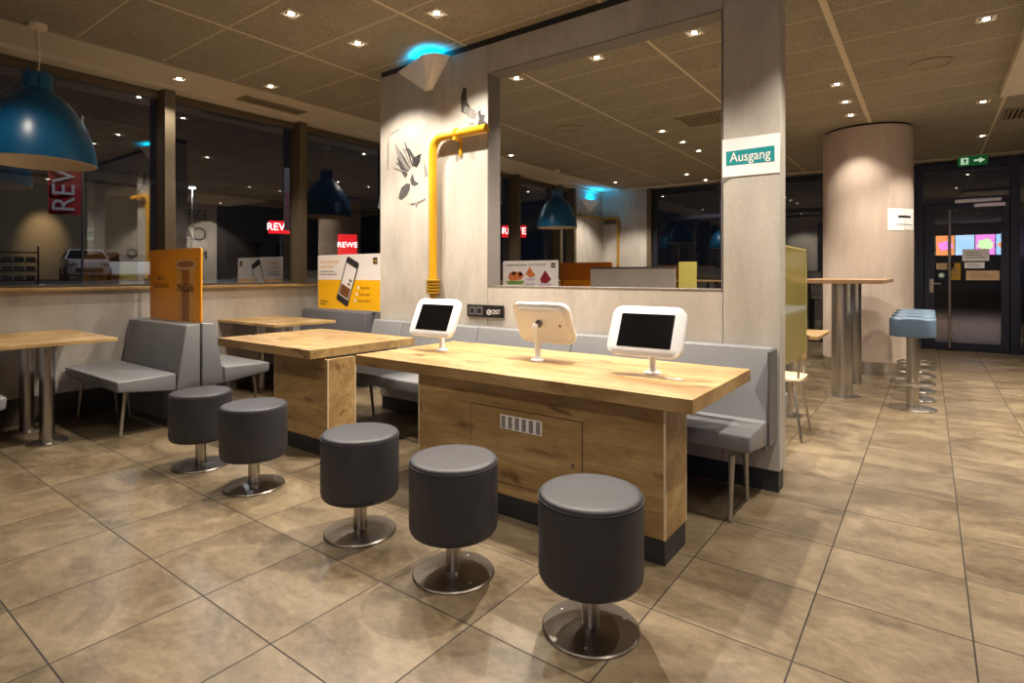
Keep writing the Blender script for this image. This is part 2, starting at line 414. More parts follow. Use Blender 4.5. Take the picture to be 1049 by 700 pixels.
# entrance: frame with transom, leaf with glass, pull bar and lever
b = B()
for x in (-0.14, 1.12): box(b, x-0.06, x+0.06, YF-0.1, YF+0.04, 0, CEIL-0.06, 0.004)
box(b, -0.08, 1.06, YF-0.08, YF+0.02, 2.50, 2.60); box(b, -0.08, 1.06, YF-0.08, YF+0.02, CEIL-0.2, CEIL-0.06)
win = struct('window_%d' % wn, b, 'doorf'); wn += 1
g = B(); box(g, -0.08, 1.06, YF-0.03, YF-0.024, 2.58, CEIL-0.18); link_mesh('pane', g, 'dglass', win)
b = B(); x0, x1 = -0.07, 1.05
box(b, x0, x0+0.15, YF-0.07, YF, 0.01, 2.49, 0.003); box(b, x1-0.1, x1, YF-0.07, YF, 0.01, 2.49, 0.003)
box(b, x0+0.15, x1-0.1, YF-0.07, YF, 0.01, 0.14, 0.003); box(b, x0+0.15, x1-0.1, YF-0.07, YF, 2.40, 2.49, 0.003)
door = struct('door_1', b, 'doorf')
g = B(); box(g, x0+0.14, x1-0.09, YF-0.04, YF-0.034, 0.13, 2.41); link_mesh('pane', g, 'dglass', door)
link_mesh('pull_bar', tube(B(), [(0.28, YF-0.14, 0.05), (0.28, YF-0.14, 2.38)], 0.019), 'steel', door, True)
b = B(); tube(b, [(0.03, YF-0.07, 1.14), (0.03, YF-0.13, 1.14), (0.16, YF-0.13, 1.14)], 0.012); box(b, 0.0, 0.06, YF-0.082, YF-0.07, 0.98, 1.22, 0.004)
link_mesh('door_handle', b, 'steel', door, True)
b = B(); box(b, 0.35, 0.95, YF-0.13, YF-0.07, 2.50, 2.56, 0.006); box(b, 0.6, 1.0, YF-0.12, YF-0.07, 2.42, 2.48, 0.006); link_mesh('door_closer', b, 'steel', door)
for a, c in ((1.18, 2.0), (2.0, XR)):
    b = B(); box(b, c-0.06, c, YF-0.08, YF+0.02, 0, CEIL-0.06, 0.004); box(b, a, c-0.06, YF-0.07, YF+0.01, 0, 0.12); box(b, a, c-0.06, YF-0.07, YF+0.01, CEIL-0.16, CEIL-0.06)
    win = struct('window_%d' % wn, b, 'doorf'); wn += 1
    g = B(); box(g, a, c-0.05, YF-0.03, YF-0.024, 0.1, CEIL-0.1); link_mesh('pane', g, 'dglass', win)

# ------------------------------------------------------------------ partition with the big opening
b = B(); kz = 0.13; tz = CEIL-0.055
box(b, PX0, OX0-0.003, YP, YP2, kz, tz); box(b, OX1+0.003, PX1, YP, YP2, kz, tz)
box(b, OX0+0.001, OX1-0.001, YP, YP2, kz, OZ0-0.006); box(b, OX0+0.001, OX1-0.001, YP, YP2, OZ1+0.006, tz)
struct('wall_middle', b, 'wall')
b = B(); box(b, PX0+0.01, PX1-0.01, YP+0.012, YP2-0.012, 0, kz); box(b, PX0, PX1-0.012, YP+0.01, YP2-0.01, tz, CEIL); box(b, OX0-0.004, OX0+0.002, YP+0.004, YP2-0.004, kz, tz); box(b, OX1-0.002, OX1+0.004, YP+0.004, YP2-0.004, kz, tz)
struct('baseboard_middle', b, 'dark')
b = B(); t = 0.006
box(b, OX0, OX0+t, YP-0.003, YP2, OZ0, OZ1); box(b, OX1-t, OX1, YP-0.003, YP2, OZ0, OZ1); box(b, OX0, OX1, YP-0.003, YP2, OZ0-t, OZ0); box(b, OX0, OX1, YP-0.003, YP2, OZ1, OZ1+t)
struct('trim_5', b, mat('opening_lining', srgb(112, 106, 102), 0.5))
# round concrete column
CX, CY, CR = -0.686, 9.07, 0.524
struct('wall_column', lathe(B(), [(CR, 0.17), (CR, CEIL-0.03)], CX, CY, 96), 'column', smooth=True)
b = B(); lathe(b, [(CR-0.012, 0), (CR-0.012, 0.17)], CX, CY, 96); struct('baseboard_column', b, 'steel', smooth=True)
struct('trim_6', lathe(B(), [(CR-0.02, CEIL-0.03), (CR-0.02, CEIL)], CX, CY, 64), 'ventd', smooth=True)
# lowered ceiling box at the right
b = B(); box(b, 0.60, XR, 4.8, 7.86, 3.17, CEIL); struct('trim_7', b, 'soffit')

# ------------------------------------------------------------------ downlights
def make_downlight(loc, label):
    t = thing('downlight', label, 'ceiling light', loc, 0, 'square recessed downlights')
    b = B(); a, c = 0.062, 0.043
    for (x0, x1, y0, y1) in ((-a, a, -a, -c), (-a, a, c, a), (-a, -c, -c, c), (c, a, -c, c)): box(b, x0, x1, y0, y1, -0.008, 0)
    link_mesh('frame', b, 'dlframe', t)
    link_mesh('reflector', box(B(), -c, c, -c, c, -0.003, 0), 'reflector', t)
    link_mesh('lens', lathe(B(), [(0.022, -0.0075), (0.022, -0.003)], n=20), 'led', t)
    return t
DL = [  # x, y, power factor, label
 (-3.87, 3.04, 1.15, 'downlight over the left bird stencil, beside the cyan glow'),
 (-2.95, 3.04, 1.15, 'downlight beside the top left corner of the wall opening'),
 (-3.83, 2.40, 1.5, 'downlight above the smaller oak table'),
 (-5.99, 2.53, .5, 'downlight in the plaster border by the window post'),
 (-5.48, 3.20, .8, 'downlight beside the left ceiling vent'),
 (-3.29, 4.52, 1.1, 'leftmost downlight seen at the top of the wall opening'),
 (-2.40, 4.52, 1.1, 'middle downlight seen at the top of the wall opening'),
 (-1.52, 4.52, 1.2, 'right downlight seen at the top of the wall opening'),
 (-2.92, 7.37, 1, 'downlight left of the vent, first of the row seen in the opening'),
 (-2.92, 8.17, 1, 'downlight left of the vent, second of the row seen in the opening'),
 (-2.92, 8.89, 1, 'downlight left of the vent, third of the row seen in the opening'),
 (-3.80, 10.86, 1.1, 'far downlight near the right end of the opening'),
 (-3.71, 11.72, .6, 'farthest downlight close to the far windows'),
 (-5.35, 10.9, 1.6, 'far downlight lighting the concrete corner'),
 (-0.76, 6.62, 1.2, 'nearest downlight of the three in front of the column'),
 (-0.76, 7.35, 1.1, 'middle downlight of the three in front of the column'),
 (-0.77, 8.00, 0.6, 'downlight of the three closest to the column'),
 (0.49, 8.27, 1.2, 'downlight right of the column'),
 (-1.92, 3.2, 2.9, 'downlight above the bench behind the long table'),
 (0.1, 3.04, 2.0, 'downlight over the aisle just right of the long table'),
 (-5.6, 5.9, .8, 'downlight above the hidden booths'), (-5.5, 7.4, .8, 'downlight over the window tables behind'),
 (-4.6, 0.7, 0.32, 'downlight over the left foreground floor'), (-3.2, 0.7, 0.32, 'downlight over the middle foreground floor'),
 (-1.8, 0.7, 0.32, 'downlight in front of the long table'), (-0.4, 0.7, 0.32, 'downlight over the camera position'),
 (-3.2, -1.3, .25, 'downlight behind the viewer on the left'), (-1.0, -1.3, .25, 'downlight behind the viewer'),
 (1.25, 1.2, .6, 'downlight over the near aisle'), (1.5, 3.6, .3, 'downlight over the aisle by the partition end'), (0.35, 5.6, 1.2, 'downlight over the aisle beside the high table'),
 (1.95, 6.3, 2.5, 'downlight lighting the coffee lettering wall'), (1.95, 7.3, 2.5, 'second downlight lighting the coffee lettering wall'),
 (0.6, 10.3, .9, 'downlight in front of the entrance door'),
]
proto = None
for x, y, p, lab in DL:
    zz = 3.17 if (x > 0.6 and 4.8 < y < 7.86) else (CEIL-0.004 if x < -5.68 else CEIL)
    if proto is None: d = proto = make_downlight((x, y, zz), lab)
    else: d = dup(proto, (x, y, zz), 0, lab)
    d['_p'] = p
for d in [o for o in list(COL.objects) if o.name.startswith('downlight')]:
    spot(d, (0, 0, -0.02), SPOT_W*d['_p'], blend=0.75 if abs(d.location.y-3.2) < 0.01 and d.location.x > -3 else 0.42, size=104 if abs(d.location.y-3.2) < 0.01 and d.location.x > -3 else 112); del d['_p']

# vents and speaker rings in the ceiling
def vent(name, label, x0, x1, y0, y1, z, along='y'):
    t = thing(name, label, 'ceiling vent', ((x0+x1)/2, (y0+y1)/2, z)); hx, hy = (x1-x0)/2, (y1-y0)/2
    link_mesh('backing', box(B(), -hx, hx, -hy, hy, -0.006, -0.001), 'ventd', t)
    b = B()
    for a in ((-hx, hx, -hy, -hy+.025), (-hx, hx, hy-.025, hy), (-hx, -hx+.025, -hy, hy), (hx-.025, hx, -hy, hy)): box(b, *a, -0.014, -0.001)
    link_mesh('frame', b, 'vent', t)
    b = B(); L = hy if along == 'y' else hx; n = int(2*L/0.045)
    for k in range(1, n):
        p = -L+2*L*k/n
        if along == 'y': box(b, -hx+.02, hx-.02, p-.009, p+.009, -0.012, -0.005)
        else: box(b, p-.009, p+.009, -hy+.02, hy-.02, -0.012, -0.005)
    link_mesh('slats', b, 'vent', t)
vent('ceiling_vent', 'long slatted vent in the plaster border above the windows', -6.17, -5.97, 3.2, 3.95, CEIL-0.004)
vent('ceiling_vent', 'square slatted ceiling vent seen through the wall opening', -2.56, -1.97, 6.87, 7.4, CEIL, 'x')
vent('ceiling_vent', 'slatted ceiling vent at the right edge near the entrance', 0.72, 1.3, 8.85, 9.4, CEIL, 'x')
for x, y, lab in ((-3.85, 6.49, 'flat round ceiling speaker seen through the wall opening'), (0.01, 6.49, 'flat round ceiling speaker over the aisle')):
    s = thing('ceiling_speaker', lab, 'speaker', (x, y, CEIL))
    link_mesh('ring', lathe(B(), [(0.15, -0.001), (0.15, -0.012), (0.17, -0.012), (0.17, -0.001)], n=40, cap=False), 'vent', s, True)
    link_mesh('grille', lathe(B(), [(0.15, -0.006), (0.15, -0.001)], n=40), 'ceil', s)

# ------------------------------------------------------------------ stools on round steel bases
def make_stool():
    t = thing('leather_stool', '', 'stool', group='round black leather stools in front of the oak tables')
    r = 0.192
    prof = [(0.001, 0.186), (r-0.03, 0.186), (r-0.012, 0.192), (r-0.003, 0.205), (r, 0.225), (r, 0.46), (r-0.001, 0.484), (r-0.003, 0.488), (r-0.002, 0.492), (r-0.005, 0.499), (r-0.012, 0.504), (r-0.03, 0.506), (0.08, 0.508), (0.001, 0.508)]
    link_mesh('cushion', lathe(B(), prof, n=64, cap=False), 'leather', t, True, angle=60)
    link_mesh('piping', tube(B(), [((r)*cos(a*pi/32), (r)*sin(a*pi/32), 0.488) for a in range(64)], 0.002, 6, True), 'leather', t, True)
    link_mesh('post', lathe(B(), [(0.033, 0.015), (0.033, 0.187)], n=32), 'steel', t, True)
    link_mesh('base_plate', lathe(B(), [(0.178, 0.0), (0.178, 0.006), (0.173, 0.011), (0.05, 0.013), (0.036, 0.016), (0.001, 0.016)], n=64), 'steelb', t, True)
    for k in range(3):
        a = 0.9+k*2*pi/3
        link_mesh('screw', lathe(B(), [(0.006, 0.0), (0.006, 0.004), (0.001, 0.005)], n=10), 'legm', t, True, loc=(0.135*cos(a), 0.135*sin(a), 0.010))
    return t
stool = make_stool()
SP = [(-1.0, 1.835, 'black leather stool nearest the viewer, before the right end of the long table'),
      (-1.665, 1.82, 'black leather stool in front of the vent grille door of the long table'),
      (-2.31, 1.83, 'black leather stool in front of the gap between the two oak tables'),
      (-3.33, 1.835, 'black leather stool before the left corner of the smaller oak table'),
      (-3.985, 1.82, 'black leather stool farthest from the viewer, beside the grey booth backs')]
for i, (x, y, lab) in enumerate(SP):
    s = stool if i == 0 else dup(stool)
    s.location = (x, y, 0); s.rotation_euler = (0, 0, i*0.9); s['label'] = lab

# ------------------------------------------------------------------ oak tables with box pedestals
def oak_table(label, x0, x1, y0, y1, px0, px1, py0, py1):
    t = thing('oak_table', label, 'table', ((px0+px1)/2, (py0+py1)/2, 0))
    ox, oy = (px0+px1)/2, (py0+py1)/2
    zt, zb = 0.77, 0.706
    top = link_mesh('tabletop', box(B(), x0-ox, x1-ox, y0-oy, y1-oy, zb, zt, 0.0025), 'oak', t)
    ped = link_mesh('pedestal', box(B(), px0-ox, px1-ox, py0-oy, py1-oy, 0.115, zb-0.012), 'oak', t)
    for x in (px0-ox-0.0015, px1-ox-0.0075):
        link_mesh('edge_strip', box(B(), x, x+0.009, py0-oy-0.0015, py0-oy+0.006, 0.115, zb-0.012), 'edge', ped)
    link_mesh('edge_strip', box(B(), px1-ox-0.004, px1-ox+0.0015, py1-oy-0.006, py1-oy+0.0015, 0.115, zb-0.012), 'edge', ped)
    link_mesh('plinth', box(B(), px0-ox+0.004, px1-ox-0.004, py0-oy+0.004, py1-oy-0.004, 0, 0.115), 'dark', t)
    link_mesh('support_frame', box(B(), px0-ox+0.03, px1-ox-0.03, py0-oy+0.03, y1-oy-0.2, zb-0.02, zb), 'black', t)
    return t, ox, oy, ped
T1, ox, oy, ped = oak_table('long oak table with three white tablet stands on it', -3.03, -0.80, 2.36, 3.315, -2.49, -0.94, 2.41, 2.68)
fy = 2.41-oy
# access door with grille and lock in the pedestal front
dx0, dx1, dz0, dz1 = -2.067-ox, -1.36-ox, 0.18, 0.575
b = B(); g = 0.004
box(b, dx0-g, dx0, fy-0.0006, fy+0.002, dz0-g, dz1+g); box(b, dx1, dx1+g, fy-0.0006, fy+0.002, dz0-g, dz1+g); box(b, dx0, dx1, fy-0.0006, fy+0.002, dz1, dz1+g); box(b, dx0, dx1, fy-0.0006, fy+0.002, dz0-g, dz0)
link_mesh('door_gap', b, 'black', ped)
dr = link_mesh('access_door', box(B(), dx0, dx1, fy-0.002, fy+0.005, dz0, dz1), 'oak', T1)
gx0, gx1, gz0, gz1 = -1.86-ox, -1.592-ox, 0.470, 0.545
b = B(); box(b, gx0, gx1, fy-0.006, fy-0.001, gz0, gz1, 0.001); gr = link_mesh('vent_grille', b, 'vent', dr)
gr.data.materials[0] = mat('grille_alu', srgb(238, 234, 226), 0.45)
b = B()
for i in range(6):
    for j in range(7):
        xx = gx0+0.022+i*(gx1-gx0-0.044)/5.0; zz = gz0+0.010+j*(gz1-gz0-0.02)/6
        box(b, xx-0.013, xx+0.013, fy-0.0068, fy-0.005, zz-0.0028, zz+0.0028)
link_mesh('slots', b, 'black', dr)
b = B(); lathe(b, [(0.011, 0), (0.011, 0.006), (0.004, 0.007), (0.001, 0.007)], n=20); link_mesh('lock', b, 'steel', dr, True, loc=(-1.414-ox, fy-0.001, 0.355), rot=(pi/2, 0, 0))
T2, ox2, oy2, _ = oak_table('smaller oak table left of the long one', -4.765, -3.455, 2.31, 3.30, -4.09, -3.41, 2.42, 2.66)
# marker stickers on the long table near its right end
st = thing('table_sticker', 'small pale sticker at the right end of the long oak table', 'sticker', (-1.02, 2.78, 0.7705))
link_mesh('disc', lathe(B(), [(0.025, 0), (0.025, 0.0008)], n=20), 'wprint', st)
link_mesh('tab', box(B(), -0.06, -0.03, -0.012, 0.012, 0, 0.0008), 'wprint', st)

# ------------------------------------------------------------------ tablets on stands
def make_tablet():
    t = thing('tablet_stand', '', 'tablet stand', group='white tablet stands on the long table')
    # tilted shell: local plane (u right, v up) leaned back by 25 degrees; front faces -Y
    A = Matrix.Rotation(radians(-24), 4, 'X'); C = Vector((-0.015, -0.02, 0.228))
    def shell(w, h, r, y0, y1, bev, nme, m, cx=0, cz=0, seg=3):
        b = B(); prism(b, rrect(w, h, r, 8, cx, cz), 'y', y0, y1, 0)
        if bev:
            es = [e for e in b.edges if abs(e.verts[0].co.y-e.verts[1].co.y) < 1e-6]
            bmesh.ops.bevel(b, geom=es, offset=bev, segments=seg, affect='EDGES', profile=0.5)
        b.transform(Matrix.Translation(C) @ A)
        return link_mesh(nme, b, m, t, True, angle=50)
    # bowed outline housing
    b = B(); W, H = 0.405, 0.268; pts = []
    base = rrect(W, H, 0.05, 8)
    for x, z in base:
        pts.append((x*(1+0.05*(1-(z/(H/2))**2)), z*(1+0.05*(1-(x/(W/2))**2))))
    prism(b, pts, 'y', -0.012, 0.012)
    es = [e for e in b.edges if abs(e.verts[0].co.y-e.verts[1].co.y) < 1e-6]
    bmesh.ops.bevel(b, geom=es, offset=0.009, segments=3, affect='EDGES', profile=0.5)
    b.transform(Matrix.Translation(C) @ A); link_mesh('housing', b, 'white', t, True, angle=50)
    b = B(); prism(b, [(x*0.86, z*0.84) for x, z in pts], 'y', 0.010, 0.026)
    es = [e for e in b.edges if abs(e.verts[0].co.y-e.verts[1].co.y) < 1e-6 and e.verts[0].co.y > 0.02]
    bmesh.ops.bevel(b, geom=es, offset=0.012, segments=3, affect='EDGES', profile=0.5)
    b.transform(Matrix.Translation(C) @ A); bk = link_mesh('back_shell', b, 'white', t, True, angle=50)
    b = B(); lathe(b, [(0.009, 0), (0.009, 0.003), (0.001, 0.003)], n=16); b.transform(Matrix.Translation(C) @ A @ Matrix.Translation((-0.13, 0.026, 0.0)) @ Matrix.Rotation(-pi/2, 4, 'X'))
    link_mesh('lock', b, 'steeld', bk, True)
    shell(0.297, 0.186, 0.004, -0.0135, -0.011, 0, 'screen', 'screen')
    link_mesh('swivel', lathe(B(), [(0.022, 0), (0.022, 0.02), (0.001, 0.02)], n=20), 'steeld', t, True, loc=(0, 0.010, 0.22), rot=(radians(-66), 0, 0))
    cpt = [(0, 0.0, 0.008), (0, 0.0, 0.09), (0, 0.004, 0.13), (0, 0.014, 0.165), (0, 0.026, 0.19), (0, 0.030, 0.21), (0, 0.022, 0.222)]
    link_mesh('stem', tube(B(), [(p[0], p[1]+0.03, p[2]) for p in cpt], 0.0175, 16), 'white', t, True, angle=60)
    link_mesh('foot', lathe(B(), [(0.045, 0), (0.045, 0.006), (0.038, 0.011), (0.022, 0.014), (0.019, 0.03), (0.001, 0.03)], 0, 0.03, n=32), 'white', t, True)
    return t
tb = make_tablet()
tb.location = (-1.185, 2.83, 0.77); tb['label'] = 'white tablet stand nearest the right end of the table, screen facing the stools'
dup(tb, (-2.725, 2.83, 0.77), radians(0), 'white tablet stand at the left end of the long table, screen facing the stools')
dup(tb, (-1.93, 2.90, 0.77), radians(180), 'white tablet stand in the middle, showing its pale back')

# ------------------------------------------------------------------ bench along the partition
def wedge(bm, x0, x1, ys, bev=0.012):  # ys: (y,z) polygon
    return prism(bm, ys, 'x', x0, x1, bev, 3)
t = thing('wall_bench', 'long grey leather bench along the concrete partition', 'bench', (0, 0, 0))
X0, X1 = -4.25, -0.735
seams = [X0, -3.84, -2.95, -2.065, X1]
for a, c in zip(seams, seams[1:]):
    link_mesh('backrest', wedge(B(), a+0.0015, c-0.0015, [(YP-0.006, 0.87), (YP-0.006, 0.30), (YP-0.21, 0.30), (YP-0.21, 0.44), (YP-0.10, 0.87)], 0.01), 'grey', t, True, angle=50)
link_mesh('seat', wedge(B(), X0, X1, [(3.035, 0.468), (3.42, 0.472), (3.42, 0.325), (3.04, 0.378)], 0.014), 'grey', t, True, angle=50)
for x in (-0.84, -1.95, -3.05, -4.10):
    for (y0, y1) in ((3.09, 3.055), (3.36, 3.40)):
        link_mesh('leg', tube(B(), [(x, y0, 0.34), (x, y1, 0.004)], [0.016, 0.011], 14), 'legm', t, True)
link_mesh('side_trim', box(B(), X1, X1+0.012, YP-0.2, YP-0.006, 0.32, 0.86, 0.003), 'greyd', t)

# ------------------------------------------------------------------ booth benches at the windows
def make_booth():
    """local: backrest plane at y=0, seat towards -y, x from 0 (aisle) to -1.22 (wall)"""
    t = thing('booth_bench', '', 'bench', group='grey booth benches by the windows')
    W = -1.22
    link_mesh('backrest', wedge(B(), W, 0, [(-0.006, 0.875), (-0.006, 0.33), (-0.195, 0.33), (-0.12, 0.865)], 0.010), 'grey', t, True, angle=50)
    link_mesh('seat', wedge(B(), W, 0, [(-0.63, 0.462), (-0.20, 0.474), (-0.20, 0.325), (-0.62, 0.375)], 0.014), 'grey', t, True, angle=50)
    link_mesh('plinth', box(B(), W, -0.45, -0.12, -0.008, 0, 0.33), 'grey', t)
    for x in (-0.12, -1.10):
        link_mesh('leg', tube(B(), [(x, -0.53, 0.35), (x-0.01, -0.56, 0.004)], [0.015, 0.011], 14), 'legm', t, True)
        link_mesh('leg', tube(B(), [(x*0.3-0.78, -0.28, 0.34), (x*0.3-0.79, -0.25, 0.004)], [0.015, 0.011], 14), 'legm', t, True)
    link_mesh('foot_rail', tube(B(), [(-0.45, -0.06, 0.14), (-0.16, -0.06, 0.14), (-0.16, -0.06, 0.33)], 0.012), 'legm', t, True)
    return t
bo = make_booth()
XB = -5.05
bo.location = (XB, 2.31, 0); bo['label'] = 'grey booth bench facing left, behind the orange cup poster'
bs = [(0.41, 1, 'grey booth bench cut by the left edge of the photo'),
      (2.315, 1, 'grey booth bench facing right, back to back with the one under the cup poster'),
      (4.20, 0, 'grey booth bench under the yellow and white phone poster'),
      (4.205, 1, 'booth bench backing onto the phone poster bench'),
      (6.08, 0, 'first booth bench beyond the partition, facing the viewer'), (6.085, 1, 'first booth bench beyond the partition, facing away'),
      (7.98, 0, 'booth bench beneath the cake poster'), (7.985, 1, 'booth bench backing onto the cake poster bench'),
      (9.88, 0, 'booth bench beneath the far brown poster'), (9.885, 1, 'far booth bench beside the concrete corner')]
for y, flip, lab in bs:
    if flip: d = dup(bo, (XB-1.22, y, 0), pi, lab)
    else: d = dup(bo, (XB, y, 0), 0, lab)
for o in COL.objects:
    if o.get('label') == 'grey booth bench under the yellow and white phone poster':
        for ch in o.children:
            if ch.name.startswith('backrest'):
                ch.data = ch.data.copy(); ch.data.materials[0] = M['greyd']  # same grey leather, darkened on this backrest to stand in for shadow

# ------------------------------------------------------------------ window tables on two steel columns
def make_wtable():
    t = thing('window_table', '', 'table', group='thin topped tables by the windows')
    link_mesh('tabletop', box(B(), -1.14, 0, -0.36, 0.36, 0.772, 0.80, 0.003), 'oak_y', t)
    for x in (-0.34, -0.88):
        c = link_mesh('leg', lathe(B(), [(0.048, 0.008), (0.048, 0.772)], x, 0, n=32), 'steel', t, True)
        link_mesh('base_plate', lathe(B(), [(0.13, 0), (0.13, 0.006), (0.125, 0.009), (0.001, 0.010)], x, 0, n=48), 'steel', c, True)
    return t
wt = make_wtable()
wt.location = (-5.14, 1.36, 0); wt['label'] = 'window table at the left edge under the blue pendant lamp'
for y, lab in ((3.42, 'window table between the booths, behind the smaller oak table'), (5.16, 'window table hidden behind the partition'), (7.06, 'window table in front of the cake poster'), (8.96, 'window table under the far pendant lamp')):
    dup(wt, (-5.16 if y > 3.5 else -5.18, y, 0), 0, lab)

# ------------------------------------------------------------------ posters
def poster(name, label, loc, w, h, m):
    t = thing(name, label, 'poster', loc)
    link_mesh('board', prism(B(), rrect(w, h, 0.02, 4, 0, h/2), 'y', -0.006, 0.006), m, t)
    return t
def strip(name, par, x0, x1, z0, z1, m, y=-0.0075):
    return link_mesh(name, box(B(), x0, x1, y, -0.006, z0, z1), m, par)
RX = (pi/2, 0, 0)
# cup poster on booth back
p = poster('cup_poster', 'orange poster with an iced coffee cup standing on the booth back', (-5.56, 2.31, 0.875), 1.04, 0.655, 'orange')
cup = link_mesh('cup_picture', prism(B(), [(0.10, 0.004), (0.36, 0.004), (0.42, 0.50), (0.045, 0.50)], 'y', -0.0075, -0.006), 'coffee', p)
link_mesh('cup_shade', prism(B(), [(0.16, 0.004), (0.30, 0.004), (0.30, 0.47), (0.16, 0.47)], 'y', -0.008, -0.0074), 'coffeed', cup)
b = B(); prism(b, [(0.232+0.205*cos(a*pi/16), 0.51+0.045*sin(a*pi/16)) for a in range(32)], 'y', -0.0085, -0.0074); link_mesh('cup_rim', b, 'rimp', cup)
b = B(); prism(b, [(0.232+0.165*cos(a*pi/16), 0.515+0.028*sin(a*pi/16)) for a in range(32)], 'y', -0.0092, -0.0084); link_mesh('cup_drink', b, 'coffeed', cup)
text_mesh('cup_lettering', 'McCafé', 0.105, 'ink', cup, (0.232, -0.009, 0.30), RX, 0.0006)
text_mesh('headline', 'BESTE', 0.06, 'brown', p, (-0.27, -0.0075, 0.385), RX, 0.0006)
text_mesh('headline', 'EISCREAM', 0.068, 'brown', p, (-0.26, -0.0075, 0.315), RX, 0.0006)
# phone poster
p = poster('phone_poster', 'yellow and white poster with a tilted smartphone on the booth back', (-5.51, 4.19, 0.878), 1.17, 0.655, 'wprint')
strip('yellow_field', p, -0.578, 0.578, 0.006, 0.355, 'yprint')
ph = link_mesh('phone_picture', prism(B(), rrect(0.235, 0.56, 0.03, 5), 'y', -0.010, -0.0078), 'ink', p, loc=(0.0, 0, 0.335), rot=(0, radians(23), 0))
link_mesh('phone_screen', box(B(), -0.10, 0.10, -0.0108, -0.0098, -0.2, 0.2), 'wprint', ph)
link_mesh('phone_code_block', box(B(), -0.09, 0.09, -0.0115, -0.0106, -0.19, -0.06), 'brown', ph)
for sx, sz in ((0.05, 0.03), (0.04, -0.02)): link_mesh('phone_image', prism(B(), [(sx+0.03*cos(a*pi/6), sz+0.018*sin(a*pi/6)) for a in range(12)], 'y', -0.0115, -0.0106), 'inkg', ph)
text_mesh('headline', 'Geschmackvoll', 0.062, 'headc', p, (-0.545, -0.007, 0.575), RX, 0.0006, 'LEFT')
text_mesh('headline', 'einfach laden', 0.052, 'headc', p, (-0.545, -0.007, 0.515), RX, 0.0006, 'LEFT')
text_mesh('subline', 'Jetzt bestellen mit der', 0.032, 'ink', p, (-0.545, -0.007, 0.455), RX, 0.0006, 'LEFT')
text_mesh('subline', 'kostenlosen App im Store', 0.032, 'ink', p, (-0.545, -0.007, 0.42), RX, 0.0006, 'LEFT')
text_mesh('small_print', 'einfach gut', 0.036, 'ink', p, (-0.53, -0.0085, 0.095), RX, 0.0005, 'LEFT')
text_mesh('small_print', 'bestellt', 0.036, 'ink', p, (-0.53, -0.0085, 0.06), RX, 0.0005, 'LEFT')
for k, s_ in enumerate(('App laden', 'Code zeigen', 'Vorteil sichern')):
    text_mesh('step_text', s_, 0.04, 'brown', p, (0.235-0.03*k, -0.0085, 0.265-0.075*k), RX, 0.0005, 'LEFT')
    link_mesh('step_marker', lathe(B(), [(0.018, 0), (0.018, 0.001)], n=14), 'wprint', p, loc=(0.20-0.03*k, -0.0078, 0.265-0.075*k), rot=RX)
strip('logo_patch', p, 0.455, 0.53, 0.535, 0.61, 'ink')
text_mesh('logo', 'm', 0.07, 'yprint', p, (0.492, -0.0082, 0.572), RX, 0.0006)
# cake poster, seen in the opening
p = poster('cake_poster', 'white poster with waffles and cake seen through the opening', (-5.52, 7.965, 0.878), 1.15, 0.655, 'wprint')
text_mesh('headline', 'Hausgemacht lecker!  Zum Frühstück!', 0.055, 'ink', p, (-0.52, -0.007, 0.585), RX, 0.0006, 'LEFT')
for nm, pts, m in (('waffle_picture', [(-0.46, 0.36), (-0.42, 0.45), (-0.2, 0.47), (-0.12, 0.40), (-0.18, 0.33), (-0.4, 0.30)], 'cake'),
                   ('plate_picture', [(-0.5, 0.30), (-0.1, 0.31), (-0.15, 0.25), (-0.45, 0.24)], 'green'),
                   ('cake_picture', [(-0.08, 0.42), (0.0, 0.55), (0.04, 0.50), (0.12, 0.40), (0.02, 0.36)], 'cake'),
                   ('berry_picture', [(0.22, 0.34), (0.32, 0.49), (0.44, 0.34), (0.36, 0.27), (0.24, 0.28)], 'berry'),
                   ('topping_picture', [(-0.40, 0.43), (-0.34, 0.48), (-0.28, 0.44), (-0.33, 0.40)], 'berry'), ('topping_picture', [(-0.24, 0.42), (-0.19, 0.47), (-0.14, 0.42), (-0.2, 0.38)], 'berry'),
                   ('plate_picture', [(-0.10, 0.36), (0.14, 0.36), (0.09, 0.31), (-0.05, 0.31)], 'pink'), ('plate_picture', [(0.18, 0.27), (0.47, 0.27), (0.42, 0.21), (0.24, 0.21)], 'pink'),
                   ('drink_picture', [(0.2, 0.02), (0.3, 0.02), (0.32, 0.18), (0.18, 0.18)], 'berry'), ('drink_picture', [(0.36, 0.02), (0.48, 0.02), (0.48, 0.16), (0.36, 0.16)], 'green'),
                   ('cream_picture', [(-0.08, 0.02), (0.08, 0.02), (0.1, 0.27), (-0.1, 0.27)], 'pink'),
                   ('sauce_picture', [(-0.5, 0.02), (-0.1, 0.02), (-0.15, 0.2), (-0.42, 0.22)], 'pink')):
    link_mesh(nm, prism(B(), pts, 'y', -0.0085, -0.006), m, p)
strip('logo_patch', p, 0.44, 0.52, 0.53, 0.61, 'ink')
text_mesh('logo', 'm', 0.07, 'wprint', p, (0.48, -0.0082, 0.57), RX, 0.0006)
p = poster('brown_poster', 'plain orange brown poster far behind the opening', (-5.5, 9.885, 0.878), 1.16, 0.655, 'dorange')
strip('lower_band', p, -0.5, 0.5, 0.05, 0.3, 'orange')

